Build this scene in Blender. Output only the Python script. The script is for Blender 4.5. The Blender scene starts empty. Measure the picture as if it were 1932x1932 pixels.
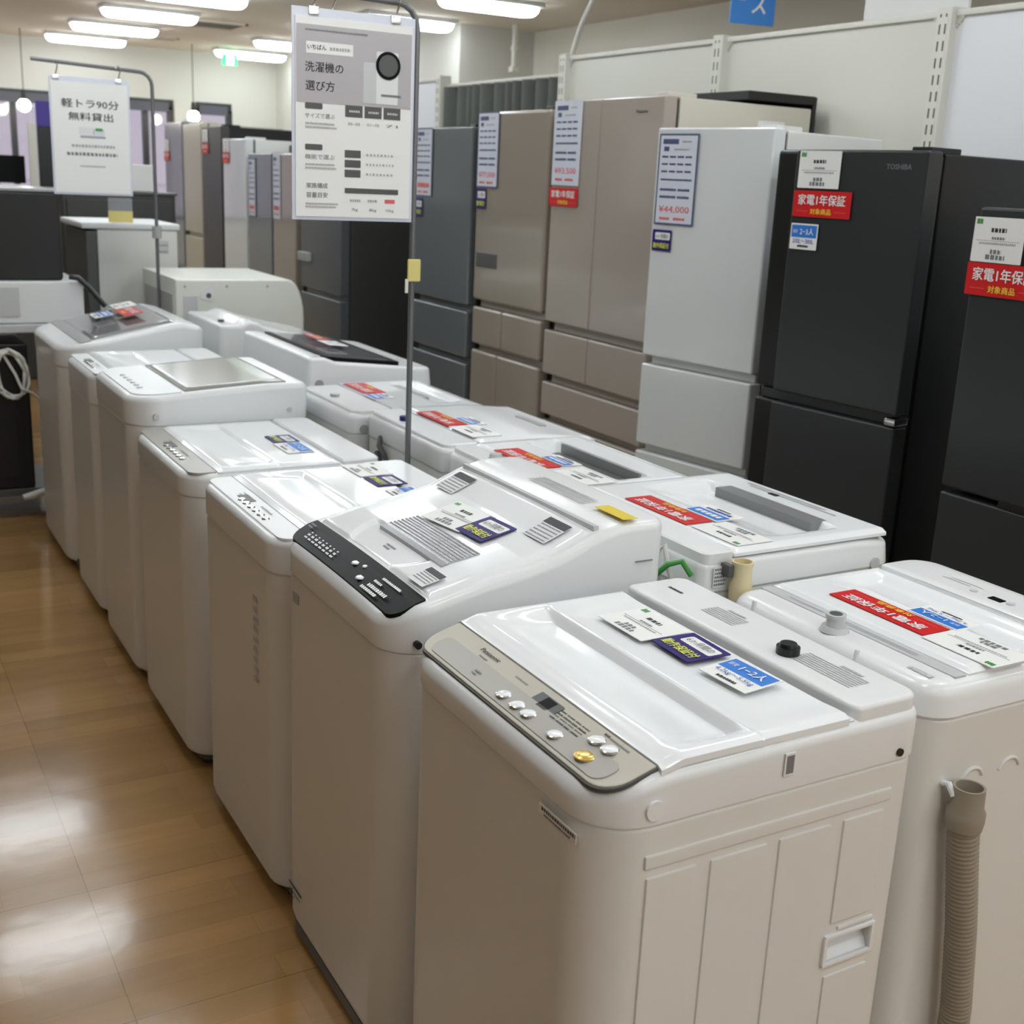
import bpy, bmesh, math, random
from mathutils import Vector, Matrix
sc = bpy.context.scene
C = sc.collection
R = math.radians
# ------------------------------------------------------------------ camera
def make_camera():
    a, b, c, f = 0.52609067, -0.27055079, 0.04671823, 2254.6
    ca, sa = math.cos(a), math.sin(a)
    fwd = Vector((sa*math.cos(b), ca*math.cos(b), math.sin(b)))
    right = Vector((ca, -sa, 0)); up = right.cross(fwd)
    r2 = math.cos(c)*right + math.sin(c)*up
    u2 = -math.sin(c)*right + math.cos(c)*up
    cam = bpy.data.cameras.new('camera'); o = bpy.data.objects.new('camera', cam); C.objects.link(o)
    cam.sensor_width = 36; cam.sensor_fit = 'HORIZONTAL'; cam.lens = 36*f/1932
    m = Matrix((r2, u2, -fwd)).transposed().to_4x4(); m.translation = (0, 0, 1.5)
    o.matrix_world = m; cam.clip_start = .05; cam.clip_end = 100
    cam.dof.use_dof = True; cam.dof.focus_distance = 1.9; cam.dof.aperture_fstop = 7.5
    sc.camera = o
make_camera()
# ------------------------------------------------------------------ world, exposure
w = bpy.data.worlds.new('dusk_sky'); sc.world = w; w.use_nodes = True
bgn = w.node_tree.nodes['Background']
bgn.inputs[0].default_value = (.60, .59, .62, 1); bgn.inputs[1].default_value = 2.2
sc.view_settings.view_transform = 'Standard'; sc.view_settings.look = 'None'
sc.view_settings.exposure = 0.5; sc.view_settings.gamma = 1; sc.view_settings.use_curve_mapping = False
LAMP = 10.0
# ------------------------------------------------------------------ materials
def lin(c):
    return tuple(((v/255)/12.92 if v/255 <= .04045 else ((v/255+.055)/1.055)**2.4) for v in c) + (1,)
MATS = {}
def mat(name, rgb, rough=.4, metal=0, coat=0, noise=.012, nscale=30, bump=0, emit=0, alpha=1, trans=0, spec=.5):
    m = bpy.data.materials.new(name); m.use_nodes = True
    nt = m.node_tree; p = nt.nodes['Principled BSDF']
    p.inputs['Base Color'].default_value = lin(rgb)
    p.inputs['Metallic'].default_value = metal; p.inputs['Roughness'].default_value = rough
    p.inputs['Coat Weight'].default_value = coat; p.inputs['Coat Roughness'].default_value = .08
    p.inputs['Specular IOR Level'].default_value = spec
    p.inputs['Transmission Weight'].default_value = trans; p.inputs['Alpha'].default_value = alpha
    if emit:
        p.inputs['Emission Color'].default_value = lin(rgb); p.inputs['Emission Strength'].default_value = emit
    if noise or bump:
        tc = nt.nodes.new('ShaderNodeTexCoord'); n = nt.nodes.new('ShaderNodeTexNoise')
        n.inputs['Scale'].default_value = nscale; n.inputs['Detail'].default_value = 3
        nt.links.new(tc.outputs['Object'], n.inputs['Vector'])
        mr = nt.nodes.new('ShaderNodeMapRange'); mr.inputs[3].default_value = max(0, rough-noise); mr.inputs[4].default_value = rough+noise
        nt.links.new(n.outputs['Fac'], mr.inputs[0]); nt.links.new(mr.outputs[0], p.inputs['Roughness'])
        if bump:
            b = nt.nodes.new('ShaderNodeBump'); b.inputs['Strength'].default_value = bump; b.inputs['Distance'].default_value = .002
            nt.links.new(n.outputs['Fac'], b.inputs['Height']); nt.links.new(b.outputs[0], p.inputs['Normal'])
    MATS[name] = m; return m
white = mat('white_plastic', (230, 232, 233), .2, spec=.45)
white2 = mat('white_cover_plastic', (223, 225, 226), .3)
steel = mat('white_painted_steel', (222, 221, 217), .28)
lidgloss = mat('glossy_white_lid', (236, 239, 241), .09, noise=.02, spec=.4)
grey = mat('grey_plastic', (168, 169, 168), .35)
lgrey = mat('light_grey_plastic', (196, 198, 199), .3)
dgrey = mat('dark_grey_plastic', (82, 83, 82), .4)
black = mat('black_plastic', (18, 18, 19), .35)
glossblack = mat('gloss_black_panel', (19, 20, 21), .38, spec=.08)
gold = mat('champagne_panel', (186, 180, 166), .35, metal=.05)
silverp = mat('silver_grey_panel', (168, 165, 158), .35, metal=.08)
goldbtn = mat('gold_button', (224, 190, 105), .2, metal=.5)
chrome = mat('chrome', (215, 216, 218), .12, metal=1)
silver = mat('brushed_silver', (170, 170, 173), .25, metal=.9)
pole_m = mat('grey_steel_pole', (120, 121, 124), .4, metal=.5)
smoke = mat('smoked_lid', (142, 142, 137), .16, spec=.4)
smoke2 = mat('tinted_grey_lid', (140, 143, 145), .07, coat=.8)
hose_m = mat('grey_hose_rubber', (148, 139, 124), .5)
hose_c = mat('cream_hose_rubber', (222, 208, 168), .5)
paper = mat('white_paper', (236, 236, 234), .5, noise=.02)
paperb = mat('cool_white_paper', (214, 218, 230), .25, noise=.02)
posterg = mat('grey_poster_print', (178, 174, 178), .3)
ink = mat('black_ink', (40, 41, 44), .5)
ink2 = mat('grey_ink', (120, 121, 126), .5)
inkl = mat('faint_grey_ink', (168, 168, 170), .5)
inkb = mat('slate_blue_ink', (74, 84, 120), .5)
inkr = mat('pale_red_ink', (222, 96, 96), .5)
red = mat('red_card_print', (206, 30, 32), .42, spec=.3)
yel = mat('yellow_print', (250, 214, 70), .4)
navy = mat('navy_card_print', (42, 28, 108), .5, spec=.25)
blue = mat('sky_blue_card_print', (52, 124, 212), .42, spec=.3)
blued = mat('blue_card_print', (30, 82, 178), .3)
bluesign = mat('blue_sign_sheet', (36, 132, 222), .35)
limey = mat('lime_print', (226, 232, 80), .4)
wtext = mat('white_print', (240, 240, 240), .4)
green = mat('green_print', (70, 150, 70), .4)
yellow = mat('yellow_label', (222, 196, 40), .4)
yellowp = mat('pale_yellow_tag', (220, 206, 128), .5)
clear = mat('clear_acrylic', (235, 238, 240), .05, trans=1, noise=0)
film = mat('clear_film', (240, 243, 248), .05, alpha=.16, noise=0)
bfr = mat('black_fridge_door', (46, 48, 50), .3, noise=.02)
bfr2 = mat('black_fridge_side', (12, 12, 13), .35)
wfr = mat('white_fridge_door', (218, 222, 222), .12, coat=.5)
wfrs = mat('white_fridge_side', (222, 222, 218), .3)
beige = mat('champagne_fridge_door', (166, 156, 147), .2, coat=.4)
beige_s = mat('beige_fridge_side', (206, 200, 188), .35)
beige2 = mat('bronze_fridge_door', (158, 148, 136), .16, coat=.5, metal=.1)
sfr = mat('steel_grey_fridge_door', (118, 124, 127), .2, coat=.4, metal=.25)
dfr = mat('dark_grey_fridge_side', (64, 64, 63), .4)
gfr = mat('grey_fridge_door', (96, 101, 104), .25, coat=.3, metal=.2)
tan = mat('pearl_beige_fridge_door', (186, 180, 160), .25)
gsk = mat('dark_gasket', (58, 55, 50), .5)
panelw = mat('cream_steel_panel', (214, 212, 202), .45, noise=.02)
panelw2 = mat('cool_white_steel_panel', (228, 229, 232), .4)
postm = mat('cream_upright', (216, 214, 204), .45)
def slot_mat():
    m = mat('slotted_upright', (216, 214, 204), .45, noise=0); nt = m.node_tree; L = nt.links.new; N = nt.nodes.new
    tc = N('ShaderNodeTexCoord'); sp = N('ShaderNodeSeparateXYZ'); L(tc.outputs['Object'], sp.inputs[0])
    def op(o, a, b):
        n = N('ShaderNodeMath'); n.operation = o
        for i, v in enumerate((a, b)):
            if isinstance(v, (int, float)): n.inputs[i].default_value = v
            else: L(v, n.inputs[i])
        return n.outputs[0]
    zz = op('LESS_THAN', op('FLOORED_MODULO', sp.outputs['Z'], .05), .03)
    yy = op('LESS_THAN', op('ABSOLUTE', op('SUBTRACT', op('ABSOLUTE', sp.outputs['Y'], 0), .011), 0), .0033)
    mx = N('ShaderNodeMix'); mx.data_type = 'RGBA'; L(op('MULTIPLY', zz, yy), mx.inputs[0]); mx.inputs[6].default_value = lin((216, 214, 204)); mx.inputs[7].default_value = lin((70, 67, 62))
    L(mx.outputs[2], nt.nodes['Principled BSDF'].inputs['Base Color']); return m
slotm = slot_mat()
ceilm = mat('beige_ceiling_board', (222, 213, 199), .9, bump=.3, nscale=120)
wallm = mat('cream_wallpaper', (226, 222, 210), .85, bump=.2, nscale=200)
wallf = mat('white_wallpaper', (204, 203, 196), .85, bump=.2, nscale=200)
walls = mat('beige_wallpaper', (128, 122, 112), .85, bump=.2, nscale=200)
winf = mat('dark_window_frame', (44, 44, 46), .4)
winf2 = mat('slate_window_blind', (78, 80, 90), .5)
pane_m = mat('window_glass', (210, 218, 232), .03, trans=1, noise=0)
outm = mat('pink_grey_facade', (182, 168, 168), .9)
ventm = mat('ceiling_vent_grille', (120, 110, 96), .7)
cablew = mat('white_cable', (225, 224, 218), .5)
purple = mat('purple_print', (62, 44, 140), .4)
copper = mat('dark_bulb_socket', (40, 38, 36), .4)
ventg = mat('mid_grey_plastic', (128, 130, 131), .35)
wood = mat('wicker_brown', (120, 92, 62), .7)
tube_m = mat('lamp_diffuser', (243, 251, 255), .4, noise=0, emit=LAMP)
bulb_m = mat('glowing_bulb', (255, 246, 228), .4, noise=0, emit=25)
exit_m = mat('green_exit_light', (60, 220, 130), .4, noise=0, emit=1.6)
exit_w = mat('white_exit_light', (235, 255, 240), .4, noise=0, emit=3)

def curtain_mat():
    return mat('dark_grey_curtain_cloth', (92, 95, 90), .8, bump=.2, nscale=300)
curt = curtain_mat()
def floor_mat():
    m = bpy.data.materials.new('wood_look_vinyl_tile'); m.use_nodes = True
    nt = m.node_tree; p = nt.nodes['Principled BSDF']; L = nt.links.new; N = nt.nodes.new
    tc = N('ShaderNodeTexCoord')
    mp = N('ShaderNodeMapping'); mp.inputs['Location'].default_value = (-.37+.45, -2.36+2.7, 0); mp.inputs['Scale'].default_value = (1, 1, 1)
    L(tc.outputs['Object'], mp.inputs['Vector'])
    br = N('ShaderNodeTexBrick'); br.inputs['Scale'].default_value = 1
    br.offset = 0; br.inputs['Brick Width'].default_value = .45; br.inputs['Row Height'].default_value = .45
    br.inputs['Mortar Size'].default_value = .0011; br.inputs['Mortar Smooth'].default_value = .2
    br.inputs['Color1'].default_value = lin((188, 146, 92)); br.inputs['Color2'].default_value = lin((178, 136, 85)); br.inputs['Mortar'].default_value = lin((150, 114, 70))
    L(mp.outputs[0], br.inputs['Vector'])
    # planks inside each tile run across the aisle
    mp2 = N('ShaderNodeMapping'); mp2.inputs['Scale'].default_value = (2.2, 13, 1); L(tc.outputs['Object'], mp2.inputs['Vector'])
    wv = N('ShaderNodeTexNoise'); wv.inputs['Scale'].default_value = 1.0; wv.inputs['Detail'].default_value = 5; wv.inputs['Roughness'].default_value = .6
    L(mp2.outputs[0], wv.inputs['Vector'])
    pl = N('ShaderNodeTexBrick'); pl.offset = .37; pl.inputs['Scale'].default_value = 1; pl.inputs['Brick Width'].default_value = .45; pl.inputs['Row Height'].default_value = .075
    pl.inputs['Mortar Size'].default_value = .0008; pl.inputs['Color1'].default_value = (1, 1, 1, 1); pl.inputs['Color2'].default_value = (.62, .62, .62, 1); pl.inputs['Mortar'].default_value = (.55, .55, .55, 1)
    L(mp.outputs[0], pl.inputs['Vector'])
    cr = N('ShaderNodeMapRange'); cr.inputs[1].default_value = .3; cr.inputs[2].default_value = .7; cr.inputs[3].default_value = .72; cr.inputs[4].default_value = 1.12
    L(wv.outputs['Fac'], cr.inputs[0])
    mx = N('ShaderNodeMix'); mx.data_type = 'RGBA'; mx.blend_type = 'MULTIPLY'; mx.inputs[0].default_value = .55
    L(br.outputs['Color'], mx.inputs[6]); L(pl.outputs['Color'], mx.inputs[7])
    mx2 = N('ShaderNodeMix'); mx2.data_type = 'RGBA'; mx2.blend_type = 'MULTIPLY'; mx2.inputs[0].default_value = .55
    L(mx.outputs[2], mx2.inputs[6]); L(cr.outputs[0], mx2.inputs[7])
    L(mx2.outputs[2], p.inputs['Base Color'])
    p.inputs['Roughness'].default_value = .16; p.inputs['Coat Weight'].default_value = .5; p.inputs['Coat Roughness'].default_value = .12
    n2 = N('ShaderNodeTexNoise'); n2.inputs['Scale'].default_value = 7; n2.inputs['Detail'].default_value = 3; L(tc.outputs['Object'], n2.inputs['Vector'])
    b = N('ShaderNodeBump'); b.inputs['Strength'].default_value = .16; b.inputs['Distance'].default_value = .004
    L(n2.outputs['Fac'], b.inputs['Height'])
    b2 = N('ShaderNodeBump'); b2.inputs['Strength'].default_value = .15; b2.inputs['Distance'].default_value = .002; b2.invert = True
    L(br.outputs['Fac'], b2.inputs['Height']); L(b.outputs[0], b2.inputs['Normal']); L(b2.outputs[0], p.inputs['Normal'])
    L(b.outputs[0], p.inputs['Coat Normal'])
    return m
floorm = floor_mat()
# ------------------------------------------------------------------ geometry helpers
def rrect(x0, x1, y0, y1, r=(0, 0), n=6, sub=1):
    """counter-clockwise rounded rectangle; r = (radius at x0 corners, radius at x1 corners)"""
    rf, rr = r; lim = min(x1-x0, y1-y0)*.499
    rf = min(max(rf, .0004), lim); rr = min(max(rr, .0004), lim)
    cs = [(x0+rf, y0+rf, rf, 180), (x1-rr, y0+rr, rr, 270), (x1-rr, y1-rr, rr, 0), (x0+rf, y1-rf, rf, 90)]
    pts = []
    for i, (cx, cy, rad, a0) in enumerate(cs):
        arc = [(cx+rad*math.cos(R(a0+90*k/n)), cy+rad*math.sin(R(a0+90*k/n))) for k in range(n+1)]
        pts += arc
        nx = cs[(i+1) % 4]; s = (nx[0]+nx[2]*math.cos(R(nx[3])), nx[1]+nx[2]*math.sin(R(nx[3]))); e = arc[-1]
        for k in range(1, sub): pts.append((e[0]+(s[0]-e[0])*k/sub, e[1]+(s[1]-e[1])*k/sub))
    return pts
class MB:
    def __init__(s): s.bm = bmesh.new()
    def add(s, verts, faces):
        vs = [s.bm.verts.new(v) for v in verts]
        for f in faces:
            try: s.bm.faces.new([vs[i] for i in f])
            except ValueError: pass
        return vs
    def box(s, x0, x1, y0, y1, z0, z1, b=0, seg=2):
        t = bmesh.new()
        bmesh.ops.create_cube(t, size=1)
        for v in t.verts: v.co = Vector((x0+(v.co.x+.5)*(x1-x0), y0+(v.co.y+.5)*(y1-y0), z0+(v.co.z+.5)*(z1-z0)))
        if b: bmesh.ops.bevel(t, geom=list(t.edges), offset=min(b, .49*min(abs(x1-x0), abs(y1-y0), abs(z1-z0))), segments=seg, affect='EDGES', profile=.5)
        s.merge(t); return s
    def merge(s, t, M=None):
        if M is not None: t.transform(M)
        me = bpy.data.meshes.new('t'); t.to_mesh(me); t.free(); s.bm.from_mesh(me); bpy.data.meshes.remove(me)
    def loft(s, rings, c0=True, c1=True, closed=True):
        n = len(rings[0]); vs = [[s.bm.verts.new(p) for p in r] for r in rings]
        for a, b in zip(vs, vs[1:]):
            for i in range(n if closed else n-1):
                j = (i+1) % n
                try: s.bm.faces.new((a[i], a[j], b[j], b[i]))
                except ValueError: pass
        if c0: s.bm.faces.new(vs[0][::-1])
        if c1: s.bm.faces.new(vs[-1])
        return s
    def cyl(s, p0, p1, r0, r1=None, n=16, caps=True):
        r1 = r0 if r1 is None else r1
        p0, p1 = Vector(p0), Vector(p1); d = (p1-p0).normalized()
        u = d.orthogonal().normalized(); v = d.cross(u)
        ring = lambda p, r: [p+r*(math.cos(2*math.pi*k/n)*u+math.sin(2*math.pi*k/n)*v) for k in range(n)]
        return s.loft([ring(p0, r0), ring(p1, r1)], caps, caps)
    def tube(s, pts, r, n=10, caps=True):
        pts = [Vector(p) for p in pts]; rs = r if isinstance(r, (list, tuple)) else [r]*len(pts)
        u = None; rings = []
        for i, p in enumerate(pts):
            d = (pts[min(i+1, len(pts)-1)]-pts[max(i-1, 0)]).normalized()
            u = d.orthogonal().normalized() if u is None else (u-d*u.dot(d)).normalized()
            v = d.cross(u)
            rings.append([p+rs[i]*(math.cos(2*math.pi*k/n)*u+math.sin(2*math.pi*k/n)*v) for k in range(n)])
        return s.loft(rings, caps, caps)
    def shell(s, dims, r, secs, ztop=None, K=8, n=6, sub=1, bottom=True):
        """stack of rounded rectangles: secs = [(inset, z or z(x, y))]; then a domed cap following ztop(x, y)"""
        x0, x1, y0, y1 = dims; rings = []
        for ins, zf in secs:
            pts = rrect(x0+ins, x1-ins, y0+ins, y1-ins, (max(r[0]-ins, .001), max(r[1]-ins, .001)), n, sub)
            rings.append([Vector((px, py, zf(px, py) if callable(zf) else zf)) for px, py in pts])
        if ztop:
            last = rings[-1]; cx, cy = (x0+x1)/2, (y0+y1)/2
            for k in range(1, K):
                f = 1-k/K; rg = []
                for p in last:
                    px, py = cx+(p.x-cx)*f, cy+(p.y-cy)*f
                    rg.append(Vector((px, py, ztop(px, py))))
                rings.append(rg)
        return s.loft(rings, bottom, True)
    def grid(s, x0, x1, y0, y1, zf, nx, ny, th):
        """height-field plate with a skirt of thickness th and an underside"""
        X = [x0+(x1-x0)*i/nx for i in range(nx+1)]; Y = [y0+(y1-y0)*j/ny for j in range(ny+1)]
        top = [[s.bm.verts.new((x, y, zf(x, y))) for y in Y] for x in X]
        bot = [[s.bm.verts.new((x, y, zf(x, y)-th)) for y in Y] for x in X]
        for i in range(nx):
            for j in range(ny):
                s.bm.faces.new((top[i][j], top[i+1][j], top[i+1][j+1], top[i][j+1]))
                s.bm.faces.new((bot[i][j], bot[i][j+1], bot[i+1][j+1], bot[i+1][j]))
        for i in range(nx):
            s.bm.faces.new((top[i+1][0], top[i][0], bot[i][0], bot[i+1][0])); s.bm.faces.new((top[i][ny], top[i+1][ny], bot[i+1][ny], bot[i][ny]))
        for j in range(ny):
            s.bm.faces.new((top[0][j], top[0][j+1], bot[0][j+1], bot[0][j])); s.bm.faces.new((top[nx][j+1], top[nx][j], bot[nx][j], bot[nx][j+1]))
        return s
    def build(s, name, m, parent=None, angle=38, M=None):
        bmesh.ops.recalc_face_normals(s.bm, faces=list(s.bm.faces))
        me = bpy.data.meshes.new(name); s.bm.to_mesh(me); s.bm.free()
        me.materials.append(m)
        for p in me.polygons: p.use_smooth = True
        me.set_sharp_from_angle(angle=R(angle))
        o = bpy.data.objects.new(name, me); C.objects.link(o)
        if len(me.polygons) > 6: wn = o.modifiers.new('wn', 'WEIGHTED_NORMAL'); wn.keep_sharp = True; wn.weight = 80
        if parent: o.parent = parent
        if M is not None: o.matrix_world = M
        return o
def tag(o, label, cat, group=None):
    o['label'] = label; o['category'] = cat
    if group: o['group'] = group
    return o
def thing(name, label, cat, loc=(0, 0, 0), rz=0, group=None):
    o = bpy.data.objects.new(name, None); C.objects.link(o); o.location = loc; o.rotation_euler = (0, 0, rz); o.empty_display_size = .1
    return tag(o, label, cat, group)
def struct(name, mb, m, angle=38):
    o = mb.build(name, m, None, angle); o['kind'] = 'structure'; return o
def smooth(a, b, x):
    t = min(1, max(0, (x-a)/(b-a))); return t*t*(3-2*t)
def interp(pts):
    def f(x, y=0):
        if x <= pts[0][0]: return pts[0][1]
        for (a, za), (b, zb) in zip(pts, pts[1:]):
            if x <= b: return za+(zb-za)*(x-a)/(b-a)
        return pts[-1][1]
    return f
# ------------------------------------------------------------------ lettering
TXT = {}
def text_mesh(s, m, bold=0):
    k = (s, m.name, bold)
    if k not in TXT:
        cu = bpy.data.curves.new('t', 'FONT'); cu.body = s; cu.resolution_u = 2
        ob = bpy.data.objects.new('t', cu); C.objects.link(ob)
        dg = bpy.context.evaluated_depsgraph_get(); dg.update()
        me = bpy.data.meshes.new_from_object(ob.evaluated_get(dg))
        bpy.data.objects.remove(ob); bpy.data.curves.remove(cu)
        xs = [v.co.x for v in me.vertices]; ys = [v.co.y for v in me.vertices]
        cx, cy = (min(xs)+max(xs))/2, (min(ys)+max(ys))/2; sx, sy = max(xs)-min(xs), max(ys)-min(ys)
        for v in me.vertices: v.co = ((v.co.x-cx)/sx, (v.co.y-cy)/sy, 0)
        if bold:
            bb = bmesh.new()
            for i, (dx, dy) in enumerate(((-1, 0), (1, 0), (0, 1), (0, -1))):
                m2 = me.copy(); m2.transform(Matrix.Translation((dx*bold*.9/sx, dy*bold*.5/sy, i*4e-5))); bb.from_mesh(m2); bpy.data.meshes.remove(m2)
            bb.to_mesh(me); bb.free()
        me.materials.clear(); me.materials.append(m); me.name = 'lettering'
        TXT[k] = me
    return TXT[k]
def text(parent, s, cx, cy, wd, ht, m, z=.0024, bold=.0, name='lettering'):
    o = bpy.data.objects.new(name, text_mesh(s, m, bold)); C.objects.link(o)
    o.parent = parent; o.location = (cx, cy, z); o.scale = (wd, ht, 1); return o
def plate(parent, name, cx, cy, wd, ht, m, z0=.0009, z1=.0014, r=0):
    mb = MB(); mb.shell((cx-wd/2, cx+wd/2, cy-ht/2, cy+ht/2), (r, r), [(0, z0), (0, z1)], n=4)
    return mb.build(name, m, parent)
RND = random.Random(7)
def bars(parent, rows, m, z=.0015, name='fine_print', gap=.25):
    """illegible small print: rows = [(x0, x1, y, height)] of short dashes"""
    mb = MB()
    for x0, x1, y, h in rows:
        x = x0
        while x < x1:
            wd = min(h*RND.uniform(.55, 1.1), x1-x)
            mb.add([(x, y-h/2, z), (x+wd, y-h/2, z), (x+wd, y+h/2*RND.uniform(.5, 1), z), (x, y+h/2, z)], [(0, 1, 2, 3)])
            x += wd+h*gap
    return mb.build(name, m, parent)
TOPL = ((0, -1, 0), (1, 0, 0)); TOPR = ((0, 1, 0), (-1, 0, 0)); FRONT = ((0, -1, 0), (0, 0, 1)); CAM = ((1, 0, 0), (0, 0, 1))
def basis(b, loc, spin=0, pitch=0):
    x, y = Vector(b[0]), Vector(b[1]); z = x.cross(y)
    M = Matrix((x, y, z)).transposed().to_4x4(); M.translation = loc
    return M @ Matrix.Rotation(R(spin), 4, 'Z') @ Matrix.Rotation(R(pitch), 4, 'X')
def sheet(name, label, cat, b, loc, wd, ht, m, group=None, spin=0, pitch=0, th=.0012, r=.002):
    mb = MB(); mb.shell((-wd/2, wd/2, -ht/2, ht/2), (r, r), [(0, 0), (0, th)], n=3)
    o = mb.build(name, m); o.matrix_world = basis(b, loc, spin, pitch)
    return tag(o, label, cat, group)
def red_card(label, b, loc, wd=.205, ht=.07, detail=True, **k):
    o = sheet('warranty_card', label, 'sign', b, loc, wd, ht, red, 'red warranty cards', **k)
    text(o, '家電1年保証', 0, ht*.16, wd*.82, ht*.4, wtext, bold=.02)
    text(o, '対象商品', 0, -ht*.28, wd*.36, ht*.22, yel, bold=.02)
    if detail:
        plate(o, 'rule', -wd*.33, -ht*.28, wd*.2, ht*.018, inkr, .001, .0015); plate(o, 'rule', wd*.33, -ht*.28, wd*.2, ht*.018, inkr, .001, .0015)
    return o
def navy_card(label, b, loc, wd=.09, ht=.075, **k):
    o = sheet('guarantee_card', label, 'sign', b, loc, wd, ht, navy, 'navy guarantee cards', **k)
    plate(o, 'white_box', wd*.04, ht*.2, wd*.78, ht*.34, paper, r=.004)
    text(o, '6ヶ月間の', wd*.04, ht*.2, wd*.64, ht*.2, ink, .0026)
    text(o, '動作保証付', 0, -ht*.24, wd*.82, ht*.26, limey, bold=.025)
    return o
def blue_card(label, b, loc, t1, t2, wd=.092, ht=.07, **k):
    o = sheet('capacity_card', label, 'sign', b, loc, wd, ht, paper, 'blue capacity cards', **k)
    plate(o, 'blue_band', 0, ht*.2, wd*.93, ht*.48, blue)
    if t1:
        text(o, '目安', -wd*.31, ht*.2, wd*.16, ht*.14, wtext, .0026); text(o, t1, wd*.11, ht*.2, wd*.5, ht*.26, wtext, .0026, bold=.015)
        text(o, t2, 0, -ht*.18, wd*.78, ht*.17, blued, .0026)
    else: bars(o, [(-wd*.36, wd*.36, ht*.2, ht*.2)], wtext, .002); bars(o, [(-wd*.36, wd*.36, -ht*.18, ht*.14)], blued, .002)
    bars(o, [(-wd*.2, wd*.2, -ht*.37, ht*.09)], ink, gap=.1)
    return o
def price_card(label, b, loc, wd=.14, ht=.095, mark=True, **k):
    o = sheet('price_card', label, 'price card', b, loc, wd, ht, paper, 'white price cards', **k)
    bars(o, [(-wd*.15, wd*.15, ht*.22, ht*.1)], ink, name='heading'); bars(o, [(-wd*.12, wd*.14, ht*.04, ht*.06)], ink2)
    plate(o, 'rule', 0, -ht*.02, wd*.86, ht*.008, ink2, .0012, .0015)
    bars(o, [(-wd*.36, wd*.36, -ht*.08, ht*.05)], inkl); bars(o, [(-wd*.12, wd*.1, -ht*.26, ht*.1), (-wd*.2, wd*.18, -ht*.38, ht*.11)], ink2, name='price_line')
    if mark: bars(o, [(-wd*.46, -wd*.34, ht*.4, ht*.12)], green, name='green_mark', gap=.05)
    return o
def price_list(label, b, loc, price, wd=.19, ht=.29, frame=True, **k):
    o = sheet('price_list', label, 'price list', b, loc, wd, ht, inkb if frame else paperb, 'long price lists', **k)
    if frame: plate(o, 'sheet', 0, 0, wd*.93, ht*.96, paperb)
    plate(o, 'title_block', -wd*.2, ht*.415, wd*.4, ht*.055, inkb, .0014, .0018); bars(o, [(wd*.1, wd*.32, ht*.415, ht*.02), (-wd*.1, wd*.28, ht*.33, ht*.02)], inkl, .002)
    plate(o, 'stamp', -wd*.3, ht*.335, wd*.13, ht*.05, inkb, .0014, .0018)
    rows = []
    for y in (.25, .17, .09): rows += [(-wd*.4+q*wd*.2, -wd*.24+q*wd*.2, ht*y, ht*.022) for q in range(4)]
    rows += [(-wd*.4, wd*.4, 0, ht*.022)]
    for y in (-.11, -.19): rows += [(-wd*.4, wd*.02, ht*y, ht*.028), (wd*.06, wd*.36, ht*y, ht*.028)]
    bars(o, rows, inkb, .002, gap=.08)
    if price: text(o, price, 0, -ht*.33, wd*.78, ht*.085, inkr, .0028)
    else: bars(o, [(-wd*.36, wd*.36, -ht*.33, ht*.07)], inkr, .002, 'price_line', .15)
    bars(o, [(-wd*.36, -wd*.1, -ht*.43, ht*.03), (wd*.0, wd*.3, -ht*.43, ht*.03)], inkr, .002, gap=.15)
    return o
# ------------------------------------------------------------------ the room
CE = 2.6
struct('floor', MB().box(-2.4, 5.1, -7.4, 13, -.08, 0), floorm)
struct('ceiling', MB().box(-2.4, 5.1, -7.4, 13, CE, CE+.08), ceilm)
struct('wall_right', MB().box(4.94, 5.08, -7.4, 8.5, 0, CE), wallm)
struct('wall_corner', MB().box(4.3, 5.08, 8.5, 13, 0, CE), wallf)
struct('wall_left', MB().box(-2.4, -2.26, -7.4, 13, 0, CE), walls)
struct('wall_back', MB().box(-2.4, 5.1, -7.4, -7.26, 0, CE), wallf)
far = MB().box(-2.26, 4.3, 12.7, 12.86, 2.12, CE); far.box(-2.26, 4.3, 12.7, 12.86, 0, .95)
far.box(-2.26, .3, 12.7, 12.86, .95, 2.12); far.box(3.22, 3.43, 12.62, 12.86, .95, 2.12); far.box(3.82, 4.3, 12.7, 12.86, .95, 2.12)
struct('wall_far', far, wallf)
def window(name, x0, x1, mull):
    fr = MB(); fr.box(x0, x1, 12.69, 12.78, 2.03, 2.12); fr.box(x0, x1, 12.69, 12.78, .95, .99)
    for m in [x0+.02]+mull+[x1-.02]: fr.box(m-.025, m+.025, 12.69, 12.78, .95, 2.05)
    o = struct(name, fr, winf)
    MB().box(x0, x1, 12.73, 12.74, .97, 2.06).build('pane', pane_m, o)
    MB().box(x0+.05, x1-.05, 12.66, 12.69, 2.0, 2.09).build('blind_cassette', winf2, o)
    return o
window('window_1', .3, 3.22, [1.0, 1.72, 2.5, 2.95]); window('window_2', 3.43, 3.82, [])
ob = MB(); ob.box(-6, 12, 19, 20, 0, 7)
for i in range(9): ob.box(-5+i*1.9, -3.9+i*1.9, 18.96, 19.02, 1.2, 2.6, .01)
tag(ob.build('street_building', outm), 'pinkish grey building seen outside through the far windows', 'building')
MB_v = [(2.72, 3.14, 9.95, 10.4), (2.74, 3.02, 11.6, 11.75), (2.66, 2.9, 10.0, 10.1)]
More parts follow.
